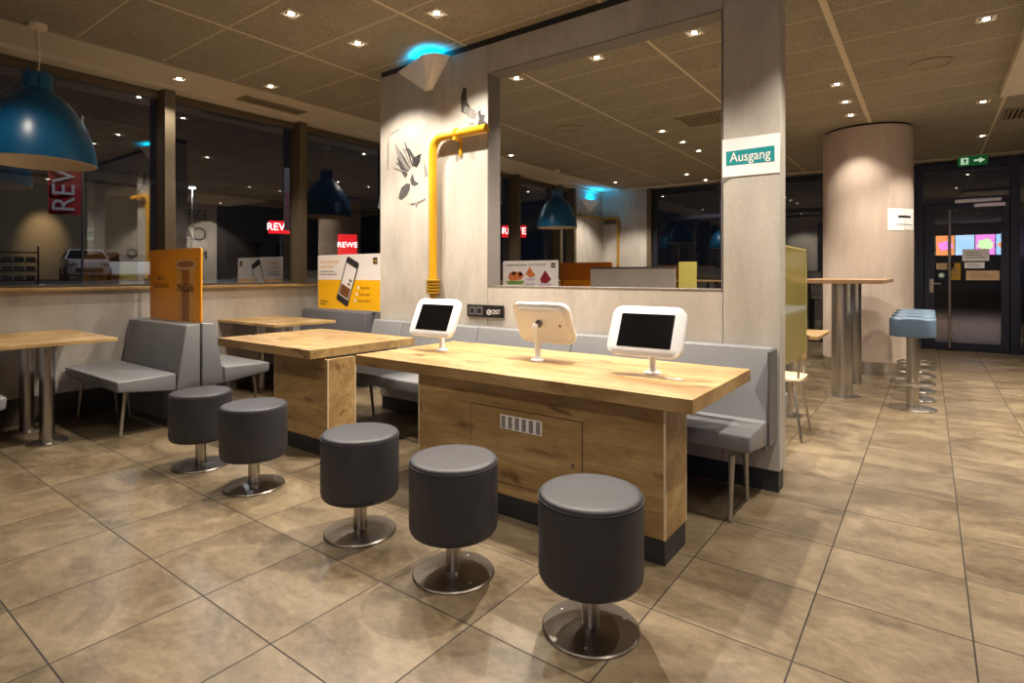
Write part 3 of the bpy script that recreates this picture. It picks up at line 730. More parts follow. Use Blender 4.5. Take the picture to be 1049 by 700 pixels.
# ------------------------------------------------------------------ pendant lamps
def make_pendant():
    t = thing('pendant_lamp', '', 'pendant lamp', group='petrol blue dome pendant lamps')
    z0 = 2.17-CEIL  # rim
    out = [(0.375, 0), (0.375, 0.03), (0.368, 0.09), (0.345, 0.20), (0.30, 0.32), (0.235, 0.43), (0.165, 0.51), (0.115, 0.55), (0.095, 0.575)]
    inn = [(r-0.006, z-0.003) for r, z in out[::-1]]
    sh = link_mesh('lamp_shade', lathe(B(), [(r, z+z0) for r, z in out], n=64, cap=False), 'blue', t, True, angle=50)
    link_mesh('shade_lining', lathe(B(), [(r, z+z0) for r, z in inn]+[(0.369, z0), (0.375, z0)], n=64, cap=False), 'whitew', sh, True, angle=50)
    link_mesh('cap', lathe(B(), [(0.098, 0.565+z0), (0.098, 0.60+z0), (0.092, 0.605+z0), (0.092, 0.685+z0), (0.085, 0.692+z0), (0.001, 0.695+z0)], n=40), 'blue', t, True)
    link_mesh('side_bracket', box(B(), 0.085, 0.135, -0.02, 0.02, 0.56+z0, 0.66+z0, 0.004), 'blue', t)
    for k in range(4):
        a = k*pi/2+0.4
        link_mesh('clip', lathe(B(), [(0.009, 0.69+z0), (0.009, 0.715+z0), (0.004, 0.73+z0)], 0.07*cos(a), 0.07*sin(a), n=8), 'blue', t, True)
    link_mesh('suspension_wire', tube(B(), [(-0.07, 0.01, 0.71+z0), (-0.055, 0.0, -0.02)], 0.0015, 6), 'legm', t)
    link_mesh('cable', tube(B(), [(0.01, 0, -0.03), (0.035, 0, -0.15), (0.05, 0, -0.24), (0.04, 0, -0.31), (0.012, 0, -0.40)], 0.005, 8), 'whitew', t, True)
    link_mesh('ceiling_rose', lathe(B(), [(0.055, -0.035), (0.06, -0.028), (0.06, 0.0)], n=28), 'whitew', t, True)
    link_mesh('bulb', lathe(B(), [(0.001, 0.36+z0), (0.04, 0.38+z0), (0.05, 0.42+z0), (0.03, 0.47+z0), (0.03, 0.56+z0)], n=20), 'white', t, True)
    return t
pn = make_pendant(); pn.location = (-5.59, 1.33, CEIL); pn['label'] = 'large petrol blue dome pendant lamp in the top left corner'
dup(pn, (-5.59, 5.20, CEIL), 0.6, 'blue dome pendant lamp just behind the left end of the partition')
dup(pn, (-5.59, 8.96, CEIL), 1.9, 'blue dome pendant lamp seen through the wall opening')

# ------------------------------------------------------------------ wall lamps: faceted pyramids with cyan light
def make_facet():
    """local origin at wall, top z=0; wall plane y=0, lamp towards -y"""
    t = thing('wall_lamp', '', 'wall lamp', group='faceted white wall lamps with cyan uplight')
    top = [(-0.40, 0, 0), (0.12, -0.175, 0), (0.22, -0.13, 0), (0.27, 0, 0)]
    bot = [(-0.03, 0, -0.25), (0.02, -0.045, -0.24), (0.035, -0.045, -0.24), (0.055, 0, -0.25)]
    b = B(); a = [b.verts.new(p) for p in top]; c = [b.verts.new(p) for p in bot]
    for i in range(3): b.faces.new((a[i], a[i+1], c[i+1], c[i]))
    b.faces.new(c); b.faces.new((a[3], a[0], c[0], c[3]))
    sh = link_mesh('shade', b, 'white', t)
    sh.modifiers.new('thick', 'SOLIDIFY').thickness = 0.006
    link_mesh('led_bar', box(B(), -0.0, 0.06, -0.05, -0.02, -0.19, -0.175), mat('led_cyan_%d' % len(bpy.data.materials), (0, .6, .8, 1), 0.5, emit=(0.0, 0.5, 0.9, 1), es=3), t)
    l = bpy.data.lights.new('cyan_light', 'AREA'); l.shape = 'RECTANGLE'; l.size = 0.2; l.size_y = 0.05; l.energy = 6.5; l.color = (0.0, 0.45, 1.0)
    o = bpy.data.objects.new('cyan_light', l); COL.objects.link(o); o.parent = t; o.location = (0.06, -0.06, -0.05); o.rotation_euler = (pi+0.35, 0, 0)
    return t
fl = make_facet(); fl.location = (-3.62, YP-0.001, CEIL-0.05); fl['label'] = 'white faceted wall lamp on the partition throwing cyan light on the ceiling'
dup(fl, (XW+0.002, 11.5, 3.0), -pi/2*-1, 'small faceted wall lamp in the far concrete corner')

# ------------------------------------------------------------------ yellow pipe on the partition
t = thing('yellow_pipe', 'yellow painted gas pipe on the concrete partition', 'pipe', (0, 0, 0))
py = YP-0.06
pts = [(-3.50, py, 1.22), (-3.50, py, 2.38)]
for k in range(1, 7):
    a = k*pi/12; pts.append((-3.50+0.11*(1-cos(a)), py, 2.38+0.11*sin(a)))
pts += [(-3.2, py, 2.49), (OX0+0.035, py, 2.49)]
link_mesh('tube', tube(B(), pts, 0.036, 20), 'yellow', t, True, angle=50)
b = B(); prof = []
z = 1.255
for k in range(5): prof += [(0.045, z), (0.062, z-0.006), (0.062, z-0.018), (0.045, z-0.024)]; z -= 0.026
prof += [(0.03, z), (0.026, z-0.05), (0.001, z-0.05)]
link_mesh('coupling', lathe(B(), prof, -3.50, py, n=24), 'yellowd', t, True)
b = B(); box(b, -3.235, -3.205, YP-0.10, YP-0.001, 2.43, 2.455, 0.003); tube(b, [(-3.22, py+0.044*cos(a), 2.49+0.044*sin(a)) for a in [k*pi/8 for k in range(16)]], 0.008, 8, True); box(b, -3.232, -3.208, YP-0.02, YP-0.003, 2.31, 2.44, 0.003)
br = link_mesh('bracket', b, 'yellow', t, True)
t = thing('corner_pipe', 'thin brass coloured pipe in the far concrete corner', 'pipe', (0, 0, 0))
b = B(); pp = [(XW+0.05, 10.95, 2.62), (XW+0.05, YF-0.15, 2.62), (-5.87, YF-0.15, 2.62), (-5.87, YF-0.15, 0.02)]
tube(b, pp[:2], 0.03); tube(b, [pp[1], pp[2]], 0.03); tube(b, [pp[2], pp[3]], 0.03); link_mesh('tube', b, 'yellowd', t, True)
b = B()
for k in range(5): box(b, -6.22+k*0.06, -6.19+k*0.06, YF-0.17, YF-0.12, 2.48, 2.60)
link_mesh('hooks', b, 'bronze', t)

# ------------------------------------------------------------------ bird stencils painted on the partition
def stencil(name, label, polys, x, z, sc, cat='wall painting'):
    t = thing(name, label, cat, (x, YP-0.0005, z))
    for i, (nm, pts, m) in enumerate(polys):
        link_mesh(nm, prism(B(), [(a*sc, c*sc) for a, c in pts], 'y', -0.0008-0.0004*i, 0.0), m, t)
# taking-off pigeon: raised wings, pale body with feather bars, dark tail; with frame scratches
def blob(cx, cy, rx, ry, rot=0, n=14, j=0.12):
    o = []
    for k in range(n):
        a = 2*pi*k/n; q = 1+random.uniform(-j, j); x, y = rx*cos(a)*q, ry*sin(a)*q
        o.append((cx+x*cos(rot)-y*sin(rot), cy+x*sin(rot)+y*cos(rot)))
    return o
def fea(x0, z0, x1, z1, w_):
    dx, dz = x1-x0, z1-z0; L = sqrt(dx*dx+dz*dz); nx, nz = -dz/L*w_, dx/L*w_
    return [(x0-nx*.5, z0-nz*.5), (x0+dx*.6-nx, z0+dz*.6-nz), (x1-nx*.3, z1-nz*.3), (x1+nx*.3, z1+nz*.3), (x0+dx*.6+nx, z0+dz*.6+nz), (x0+nx*.5, z0+nz*.5)]
FE = [('feather', fea(0.0+0.02*k, -0.05+0.012*k, -0.20+0.035*k, 0.02+0.055*k, 0.010), 'stencil' if k % 2 else 'stencil2') for k in range(6)]
FE += [('feather', fea(0.10, 0.02+0.02*k, 0.20+0.012*k, 0.03+0.03*k, 0.008), 'stencil') for k in range(4)]
stencil('bird_stencil', 'stencilled pigeon in flight with raised wings, left on the partition', [
    ('left_wing', [(-0.20, 0.30), (-0.15, 0.26), (-0.07, 0.17), (0.0, 0.05), (0.06, -0.02), (0.02, -0.06), (-0.06, 0.0), (-0.11, 0.09), (-0.16, 0.18)], 'stencil2'),
    ('wing_edge', [(-0.16, 0.14), (-0.11, 0.12), (-0.05, 0.02), (0.02, -0.08), (-0.02, -0.12), (-0.07, -0.06), (-0.12, 0.04)], 'stencil'),
    ('right_wing', [(-0.02, 0.24), (0.06, 0.20), (0.12, 0.12), (0.17, 0.08), (0.21, 0.13), (0.22, 0.05), (0.17, -0.02), (0.12, 0.0), (0.10, 0.08), (0.03, 0.17)], 'stencil'),
    ('neck', [(0.06, -0.14), (0.10, -0.08), (0.13, -0.16), (0.20, -0.20), (0.13, -0.22), (0.08, -0.20)], 'stencil'),
    ('tail', [(-0.12, -0.30), (-0.08, -0.22), (0.0, -0.18), (0.06, -0.19), (0.05, -0.26), (0.0, -0.32), (-0.08, -0.36), (-0.13, -0.34)], 'stencil'),
    ('breast_spot', blob(0.0, 0.20, 0.02, 0.015), 'stencil'),
    ('frame_mark', [(-0.32, 0.28), (-0.31, 0.40), (-0.30, 0.28), (-0.305, 0.0), (-0.315, 0.02)], 'stencil2'),
    ('frame_mark', [(-0.28, 0.42), (-0.12, 0.46), (-0.12, 0.45), (-0.27, 0.41)], 'stencil2'),
    ('frame_mark', [(0.28, -0.02), (0.30, -0.14), (0.34, -0.12), (0.29, 0.02)], 'stencil2'),
    ('frame_mark', [(0.06, -0.42), (0.30, -0.37), (0.30, -0.385), (0.18, -0.42), (0.16, -0.47), (0.14, -0.42)], 'stencil2')] + FE, -3.90, 2.29, 0.82)
stencil('bird_stencil', 'stencilled pigeon perched on top of the yellow pipe', [
    ('tail', [(-0.16, 0.16), (-0.12, 0.26), (-0.08, 0.24), (-0.07, 0.10), (-0.02, 0.02), (0.04, -0.02), (0.06, -0.09), (0.0, -0.10), (-0.08, -0.04), (-0.15, 0.0)], 'stencil'),
    ('wing', [(-0.10, 0.06), (-0.02, 0.02), (0.08, -0.06), (0.05, -0.11), (-0.04, -0.08), (-0.12, 0.0)], 'stencil2'),
    ('head', [(0.08, -0.04), (0.12, -0.02), (0.12, -0.07), (0.18, -0.09), (0.16, -0.14), (0.22, -0.19), (0.14, -0.18), (0.07, -0.18), (0.10, -0.12)], 'stencil'),
    ('breast', blob(0.0, -0.15, 0.04, 0.015), 'stencil2')], -3.10, 2.69, 0.80)

# ------------------------------------------------------------------ exit paper on the partition post, sockets
t = thing('exit_paper', 'white paper with a teal Ausgang banner taped to the partition post', 'sign', (-0.875, YP-0.001, 2.02))
b = B(); n = 8
prism(b, [(-0.165, -0.115), (0.165, -0.118), (0.168, 0.117), (-0.165, 0.12)], 'y', -0.003, 0); link_mesh('sheet', b, 'paper', t)
link_mesh('banner', prism(B(), [(-0.142, -0.045), (0.137, -0.048), (0.137, 0.045), (-0.142, 0.043)], 'y', -0.004, -0.003), 'teal', t)
text_mesh('lettering', 'Ausgang', 0.084, 'wprint', t, (-0.002, -0.0045, 0.0), RX, 0.0005, bold=0.0006, sx=0.84)
link_mesh('lifted_corner', prism(B(), [(-0.165, -0.115), (-0.165, -0.15), (-0.11, -0.115)], 'y', -0.002, -0.001), 'inkg', t)
t = thing('socket_panel', 'black double socket panel under the opening, with white lettering', 'socket panel', (-2.95, YP-0.001, 0.995))
link_mesh('plate', prism(B(), rrect(0.385, 0.10, 0.008, 3), 'y', -0.014, 0), 'black', t)
for x in (-0.135, -0.055):
    s = link_mesh('socket', prism(B(), rrect(0.07, 0.07, 0.006, 3), 'y', -0.018, -0.013), 'greyd', t, loc=(x, 0, 0))
    link_mesh('socket_well', lathe(B(), [(0.021, 0), (0.021, 0.0015)], n=24), 'black', s, loc=(0, -0.0178, 0), rot=RX)
text_mesh('lettering', '@OST', 0.05, 'wprint', t, (0.09, -0.0145, -0.005), RX, 0.0006)

# ------------------------------------------------------------------ high table and bar stools beside the column
t = thing('high_table', 'high oak table on two thick steel columns in front of the concrete column', 'table', (-0.75, 7.45, 0))
link_mesh('tabletop', box(B(), -0.40, 0.40, -0.95, 0.9, 1.205, 1.245, 0.003), 'walnut', t)
for y in (-0.49, 0.46):
    c = link_mesh('leg', lathe(B(), [(0.10, 0.008), (0.10, 1.205)], 0, y, n=40), 'steel', t, True)
    link_mesh('base_plate', lathe(B(), [(0.17, 0), (0.17, 0.006), (0.001, 0.010)], 0, y, n=48), 'steel', c, True)
def make_barstool():
    t = thing('bar_stool', '', 'bar stool', group='blue grey bar stools in a row beside the high table')
    r = 0.185
    b = B(); prism(b, rrect(2*r, 2*r, 0.11, 8), 'z', 0.70, 0.875)
    es = [e for e in b.edges if abs(e.verts[0].co.z-e.verts[1].co.z) < 1e-6]
    bmesh.ops.bevel(b, geom=es, offset=0.014, segments=3, affect='EDGES', profile=0.5)
    link_mesh('cushion', b, 'bluel', t, True, angle=50)
    link_mesh('post', lathe(B(), [(0.05, 0.01), (0.05, 0.70)], n=28), 'steel', t, True)
    link_mesh('footrest', tube(B(), [(0.175*cos(k*pi/20), 0.175*sin(k*pi/20)-0.0, 0.25) for k in range(40)], 0.012, 10, True), 'steel', t, True)
    b = B()
    for k in range(2): tube(b, [(0, 0.04*(1-2*k), 0.25), (0, 0.175*(1-2*k), 0.25)], 0.008, 8)
    link_mesh('footrest_arms', b, 'steel', t, True)
    link_mesh('base_plate', lathe(B(), [(0.195, 0), (0.195, 0.008), (0.18, 0.014), (0.001, 0.02)], n=48), 'steel', t, True)
    return t
bs_ = make_barstool()
for i, (y, lab) in enumerate(((6.70, 'blue grey bar stool nearest the viewer'), (7.22, 'second blue grey bar stool from the front'), (7.74, 'third blue grey bar stool from the front'), (8.26, 'last blue grey bar stool, next to the column'))):
    s = bs_ if i == 0 else dup(bs_)
    s.location = (-0.13, y, 0); s['label'] = lab
# notice on the column
t = thing('column_notice', 'two joined paper notices taped round the right side of the column', 'notice', (CX, CY, 0))
def arc(a0, a1, z0, z1, r, n=10, th=0.003):
    b = B(); P = []
    for k in range(n+1):
        a = a0+(a1-a0)*k/n
        P.append([b.verts.new((rr*cos(a), rr*sin(a), zz)) for rr in (r, r+th) for zz in (z0, z1)])
    for p, q in zip(P, P[1:]):
        b.faces.new((p[0], p[1], q[1], q[0])); b.faces.new((p[2], q[2], q[3], p[3])); b.faces.new((p[0], q[0], q[2], p[2])); b.faces.new((p[1], p[3], q[3], q[1]))
    b.faces.new((P[0][0], P[0][2], P[0][3], P[0][1])); b.faces.new((P[-1][0], P[-1][1], P[-1][3], P[-1][2]))
    return b
A0, A1 = radians(-60), radians(-8)
link_mesh('sheet', arc(A0, (A0+A1)/2-0.01, 1.86, 2.14, CR+0.001), 'paper', t)
link_mesh('sheet', arc((A0+A1)/2+0.01, A1, 1.87, 2.14, CR+0.001), 'paper', t)
link_mesh('headline', arc(A0+0.25, A1-0.22, 2.02, 2.05, CR+0.004, th=0.001), 'ink', t)
link_mesh('small_print', arc(A0+0.2, A1-0.15, 1.93, 1.94, CR+0.004, th=0.001), 'inkg', t)
# papers on the door glass
for nm, lab, x0, x1, z0, z1, m in (('door_notice', 'grey notice at the middle of the entrance door glass', 0.45, 0.80, 1.52, 1.72, 'paper'), ('door_notice', 'small white notice below the grey one on the door glass', 0.48, 0.74, 1.40, 1.50, 'paper'),
        ('door_notice', 'wide beige notice low on the entrance door glass', 0.50, 0.93, 1.20, 1.36, 'rimp'), ('door_notice', 'narrow beige notice left on the entrance door glass', 0.10, 0.34, 1.38, 1.49, 'rimp'), ('door_notice', 'yellow brown notice behind the pull bar on the door glass', 0.30, 0.43, 1.20, 1.49, 'yellowd')):
    t = thing(nm, lab, 'notice', ((x0+x1)/2, YF-0.0415, z0)); w_ = (x1-x0)/2
    link_mesh('sheet', box(B(), -w_, w_, -0.003, 0, 0, z1-z0), m, t)
    b = B()
    for k in range(3): box(b, -w_*0.75, w_*(0.7-0.2*k), -0.0038, -0.003, (z1-z0)*(0.28+0.2*k), (z1-z0)*(0.34+0.2*k))
    link_mesh('print', b, 'inkg', t)
t = thing('round_door_sticker', 'small round green sticker on the door glass', 'sticker', (0.17, YF-0.0415, 1.28))
link_mesh('disc', lathe(B(), [(0.05, 0), (0.05, 0.002)], n=24), mat('sticker_green', srgb(90, 150, 120), 0.5), t, rot=RX)
link_mesh('inner_ring', lathe(B(), [(0.03, 0.002), (0.03, 0.003)], n=24), 'wprint', t, rot=RX)
# exit sign
t = thing('exit_sign', 'green emergency exit sign above the entrance door', 'exit sign', (0.57, YF-0.3, 3.09))
link_mesh('housing', box(B(), -0.19, 0.19, -0.02, 0.02, 0, 0.15, 0.004), 'exitg', t)
b = B(); prism(b, [(0.02, 0.06), (0.09, 0.06), (0.09, 0.03), (0.16, 0.075), (0.09, 0.12), (0.09, 0.09), (0.02, 0.09)], 'y', -0.022, -0.02); link_mesh('arrow', b, 'exitw', t)
b = B(); prism(b, [(-0.15, 0.02), (-0.05, 0.02), (-0.05, 0.13), (-0.15, 0.13)], 'y', -0.0215, -0.02); prism(b, [(-0.13, 0.02), (-0.12, 0.02), (-0.12, 0.11), (-0.13, 0.11)], 'y', -0.022, -0.0215); link_mesh('door_pictogram', b, 'exitw', t)
b = B(); lathe(b, [(0.008, 0), (0.008, 0.001)], n=12); o = link_mesh('runner', prism(B(), [(-0.115, 0.025), (-0.10, 0.05), (-0.085, 0.035), (-0.07, 0.03), (-0.085, 0.05), (-0.085, 0.08), (-0.07, 0.075), (-0.08, 0.1), (-0.1, 0.115), (-0.11, 0.1), (-0.105, 0.06)], 'y', -0.023, -0.0216), 'exitg', t); b.free()
link_mesh('hanger', box(B(), -0.15, 0.15, -0.008, 0.008, 0.15, CEIL-3.09-0.006), 'exitg', t)

# ------------------------------------------------------------------ things behind the end of the partition
t = thing('acrylic_divider', 'yellow tinted clear divider panel just behind the partition end', 'divider', (-0.76, 0, 0))
link_mesh('panel', box(B(), -0.005, 0.005, 3.86, 4.80, 0.70, 1.48), 'acry', t)
b = B(); box(b, -0.006, 0.006, 3.85, 3.862, 0.7, 1.49); box(b, -0.006, 0.006, 4.798, 4.81, 0.7, 1.49); box(b, -0.006, 0.006, 3.85, 4.81, 1.478, 1.49); link_mesh('edge', b, 'acrye', t)
link_mesh('post', box(B(), -0.02, 0.02, 3.83, 3.87, 0, 1.0, 0.003), 'dark', t)
t = thing('aisle_bench', 'grey bench behind the partition with its end towards the aisle', 'bench', (0, 0, 0))
link_mesh('backrest', wedge(B(), -3.2, -0.80, [(3.80, 0.87), (3.80, 0.30), (3.99, 0.30), (3.99, 0.44), (3.88, 0.87)], 0.01), 'grey', t, True, angle=50)
link_mesh('seat', wedge(B(), -3.2, -0.80, [(3.99, 0.47), (4.36, 0.465), (4.36, 0.37), (3.99, 0.325)], 0.014), 'grey', t, True, angle=50)
for x in (-0.9, -2.0, -3.1): link_mesh('leg', tube(B(), [(x, 4.30, 0.36), (x, 4.33, 0.004)], [0.015, 0.011], 14), 'legm', t, True)
def make_chair():
    t = thing('wooden_chair', '', 'chair', group='light wooden chairs with steel tube legs')
    b = B(); prism(b, rrect(0.40, 0.40, 0.07, 6), 'z', 0.46, 0.478, 0.004); link_mesh('seat', b, 'edge', t, True)
    b = B(); n = 10
    for k in range(n):
        a0, a1 = -0.5+k/n, -0.5+(k+1)/n
        P = [(0.36*sin(a)*1.1, 0.19+0.06*(1-cos(a*2)) * -1) for a in (a0, a1)]
        vs = [b.verts.new((x, y+dy, z)) for (x, y) in P for dy in (0, 0.014) for z in (0.62, 0.86)]
        for f in ((0, 1, 5, 4), (2, 6, 7, 3), (1, 3, 7, 5), (0, 4, 6, 2), (0, 2, 3, 1), (4, 5, 7, 6)): b.faces.new([vs[i] for i in f])
    link_mesh('backrest', b, 'oak', t)
    for sx in (-1, 1):
        link_mesh('back_post', tube(B(), [(sx*0.13, 0.17, 0.46), (sx*0.13, 0.20, 0.80)], 0.01, 10), 'steel', t, True)
        for sy in (-1, 1):
            link_mesh('leg', tube(B(), [(sx*0.12, sy*0.12, 0.46), (sx*0.16, sy*0.15, 0.40), (sx*0.21, sy*0.21, 0.004)], 0.011, 10), 'steel', t, True)
    return t
ch = make_chair(); ch.location = (-1.0, 5.02, 0); ch.rotation_euler = (0, 0, pi/2*-1); ch['label'] = 'wooden chair behind the partition end, at the yellow divider'
dup(ch, (-1.9, 5.0, 0), 0.1, 'wooden chair farther behind the partition')
t = thing('cafe_table', 'small oak table behind the yellow divider', 'table', (-1.35, 5.7, 0))
link_mesh('tabletop', box(B(), -0.55, 0.60, -0.33, 0.33, 0.74, 0.77, 0.003), 'oak', t)
for x in (-0.3, 0.3):
    c = link_mesh('leg', lathe(B(), [(0.045, 0.008), (0.045, 0.74)], x, 0, n=28), 'steel', t, True); link_mesh('base_plate', lathe(B(), [(0.13, 0), (0.13, 0.006), (0.001, 0.01)], x, 0, n=40), 'steel', c, True)
# low divider and panels seen through the opening
t = thing('low_divider', 'low grey concrete divider with dark cap seen through the opening', 'divider', (-2.94, 6.55, 0))
link_mesh('panel', box(B(), -0.60, 0.50, -0.05, 0.05, 0, 1.375), mat('divider_concrete', srgb(128, 120, 112), 0.7, noise=0.12, nscale=3), t); link_mesh('cap', box(B(), -0.61, 0.51, -0.06, 0.06, 1.375, 1.39), 'dark', t)
for x, y, lab in ((-3.42, 9.82, 'yellow tinted divider panel before the far windows, seen in the opening'),):
    t = thing('acrylic_divider', lab, 'divider', (x, y, 0))
    link_mesh('panel', box(B(), -0.16, 0.16, -0.004, 0.004, 0.03, 1.52), mat('acrylic_far', srgb(190, 178, 96), 0.3), t); link_mesh('foot', box(B(), -0.18, 0.18, -0.06, 0.06, 0, 0.03), 'greyd', t)
t = thing('long_far_table', 'long oak table in front of the far windows', 'table', (-3.4, 10.3, 0))
link_mesh('tabletop', box(B(), -1.1, 1.5, -0.3, 0.35, 0.74, 0.772, 0.003), 'oak', t)
link_mesh('shelf', box(B(), -1.1, 1.5, 0.30, 0.48, 1.16, 1.19, 0.003), 'oak', t)
for x in (-0.9, 0.2, 1.3):
    c = link_mesh('leg', lathe(B(), [(0.045, 0.008), (0.045, 0.74)], x, 0, n=28), 'steel', t, True); link_mesh('base_plate', lathe(B(), [(0.13, 0), (0.13, 0.006), (0.001, 0.01)], x, 0, n=40), 'steel', c, True)
    link_mesh('shelf_post', box(B(), x-0.02, x+0.02, 0.34, 0.38, 0.0, 1.16), 'dark', t)
dup(ch, (-2.6, 9.6, 0), 3.0, 'wooden chair in front of the far long table')
dup(ch, (-1.75, 9.7, 0), 3.3, 'wooden chair at the right end of the far long table')
# grey chair at the right edge by the entrance
t = thing('entrance_chair', 'grey upholstered chair cut by the right edge, beside the door', 'chair', (1.47, 11.5, 0))
b = B(); box(b, -0.22, 0.22, -0.22, 0.22, 0.46, 0.56, 0.02); link_mesh('seat', b, 'grey', t, True)
b = B(); box(b, -0.22, -0.15, -0.22, 0.22, 0.52, 1.02, 0.025); link_mesh('backrest', b, 'grey', t, True)
for sx in (-1, 1):
    for sy in (-1, 1): link_mesh('leg', tube(B(), [(sx*0.19, sy*0.19, 0.47), (sx*0.2, sy*0.2, 0.004)], 0.012, 8), 'steel', t, True)

# ------------------------------------------------------------------ lettering wall at the right (seen mirrored in the windows), menu screens behind
t = thing('lettering_panel', 'pale panel with coffee words on the right wall, mirrored in the windows', 'wall panel', (XR-0.001, 6.3, 0))
link_mesh('panel', box(B(), -0.05, 0, -1.6, 1.2, 0.85, 3.2), 'wall', t)
RL = (pi/2, 0, -pi/2)
for s_, sz, z in (('ESPRESSO', 0.34, 2.86), ('CAFÉ', 0.50, 2.34), ('MACCHIATO', 0.32, 1.79)):
    text_mesh('lettering', s_, sz, 'ink', t, (-0.055, 0.95, z), RL, 0.004, 'LEFT', bold=0.0)
cols = [(0.35, 0.6, 1.0), (0.85, 0.25, 0.75), (0.45, 0.65, 1.0), (0.85, 0.3, 0.1), (0.6, 0.9, 0.45)]
for k in range(5):
    t = thing('menu_screen', 'lit menu screen above the counter behind the viewer, number %s from the left' % ('one', 'two', 'three', 'four', 'five')[k], 'menu screen', (2.3-k*0.60, YB+0.05, 2.02))
    link_mesh('bezel', box(B(), -0.30, 0.30, -0.05, 0.0, 0, 0.80, 0.004), 'black', t)
    c = cols[k]; link_mesh('display', box(B(), -0.285, 0.285, 0.0, 0.004, 0.015, 0.785), mat('display_%d' % k, c+(1,), 0.5, emit=c+(1,), es=7), t)
    link_mesh('picture', prism(B(), blob(0, 0.4, 0.24, 0.2, 0, 16, 0.25), 'y', 0.004, 0.006), mat('picture_%d' % k, cols[(k+2) % 5]+(1,), 0.5, emit=cols[(k+3) % 5]+(1,), es=7), t)

# ------------------------------------------------------------------ night outside
def at(px, d, z=None, y=None):
    tt = (px-524.5)/F_PX; fx, fy_ = -sin(YAW), cos(YAW); rx, ry = cos(YAW), sin(YAW)
    zz = z if z is not None else 1.3+(HOR-y)/F_PX*d
    return Vector(((fx+tt*rx)*d, (fy_+tt*ry)*d, zz))
GZ = 1.0
b = B()
prism(b, [(-60, GZ), (-12, GZ), (-6.7, 0.9), (-6.7, -0.3), (-60, -0.3)], 'y', -25, 60); o = struct('ground', b, 'asphalt')
b = B(); box(b, -8, 25, YF+0.3, 60, -0.2, -0.02); o = struct('ground_far', b, 'asphalt')
# supermarket hall across the car park
t = thing('market_hall', 'dark flat roofed building across the car park', 'building', (-42, 18, GZ))
link_mesh('wall', box(B(), -6, 0, -16, 26, 0, 6), 'night', t); link_mesh('roof', box(B(), -6.4, 1.6, -16.5, 26.5, 6, 6.5), 'night', t)
link_mesh('entrance_front', box(B(), 0, 0.12, -13, -2.2, 0, 6), 'facade2', t)
for k in range(6): link_mesh('window', box(B(), 0, 0.08, -1+4*k, 1.6+4*k, 0.8, 2.8), 'carg', t)
l = bpy.data.lights.new('entrance_light', 'SPOT'); l.spot_size = radians(46); l.spot_blend = 1.0; l.shadow_soft_size = 0.2; l.energy = 1500; l.color = (1, 0.75, 0.45)
o = bpy.data.objects.new('entrance_light', l); COL.objects.link(o); o.parent = t; o.location = (2.2, -7.8, 5.2); o.rotation_euler = (0, radians(38), 0)
def flag(label, px, d, y0, y1, wpx, m, mt, txt=True):
    P = at(px, d, GZ); zt = at(px, d, y=y0).z; zb = at(px, d, y=y1).z; W = wpx/F_PX*d
    t = thing('banner_flag', label, 'flag', P, YAW+atan2(px-524.5, F_PX)*-1)
    link_mesh('pole', tube(B(), [(W+0.04, 0, 0), (W+0.04, 0, zt-GZ+0.15)], 0.04, 10), 'legm', t, True)
    b = B(); n = 10
    for k in range(n):
        xa, xb = W*k/n, W*(k+1)/n; ya, yb = 0.04*sin(6*xa/W), 0.04*sin(6*xb/W)
        vs = [b.verts.new((x, y+dy, z)) for x, y in ((xa, ya), (xb, yb)) for dy in (0, 0.012) for z in (zb-GZ, zt-GZ)]
        for f in ((0, 1, 5, 4), (2, 6, 7, 3), (1, 3, 7, 5), (0, 4, 6, 2)): b.faces.new([vs[i] for i in f])
    link_mesh('cloth', b, m, t, True)
    text_mesh('lettering', 'REWE', W*1.0, mt, t, (W*0.5, -0.07, zb-GZ+0.08), (pi/2, -pi/2, 0), 0.004, 'LEFT', bold=0.0)
    return t
flag('red banner flag with white lettering outside, left of the parked car', 49, 20, 118, 219, 27, 'flagr', 'flagw')
flag('grey banner flag with red lettering outside behind the middle window', 291, 30, 172, 236, 14, 'flagp', 'flagr')
def lit_sign(label, px, d, y0, y1, wpx, txt, sz):
    P = at(px, d, y=y1); W = wpx/F_PX*d; H = (y1-y0)/F_PX*d
    t = thing('lit_sign', label, 'sign', P, YAW-atan2(px-524.5, F_PX))
    link_mesh('box', box(B(), 0, W, 0, 0.3, 0, H, 0.02), 'signred', t)
    link_mesh('bracket', box(B(), W*0.45, W*0.55, 0.1, 0.2, GZ-P.z, 0), 'dark', t)
    text_mesh('lettering', txt, sz*H, 'signw', t, (W/2, -0.01, H*0.5), RX, 0.01)
    return t
lit_sign('lit red supermarket sign outside the middle window', 275, 36, 226, 239, 24, 'REWE', 0.8)
lit_sign('lit red square sign right behind the phone poster', 346, 36, 240, 262, 19, 'REWE', 0.35)
lit_sign('lit red supermarket sign seen through the opening and window', 514, 36, 231, 243, 25, 'REWE', 0.8)
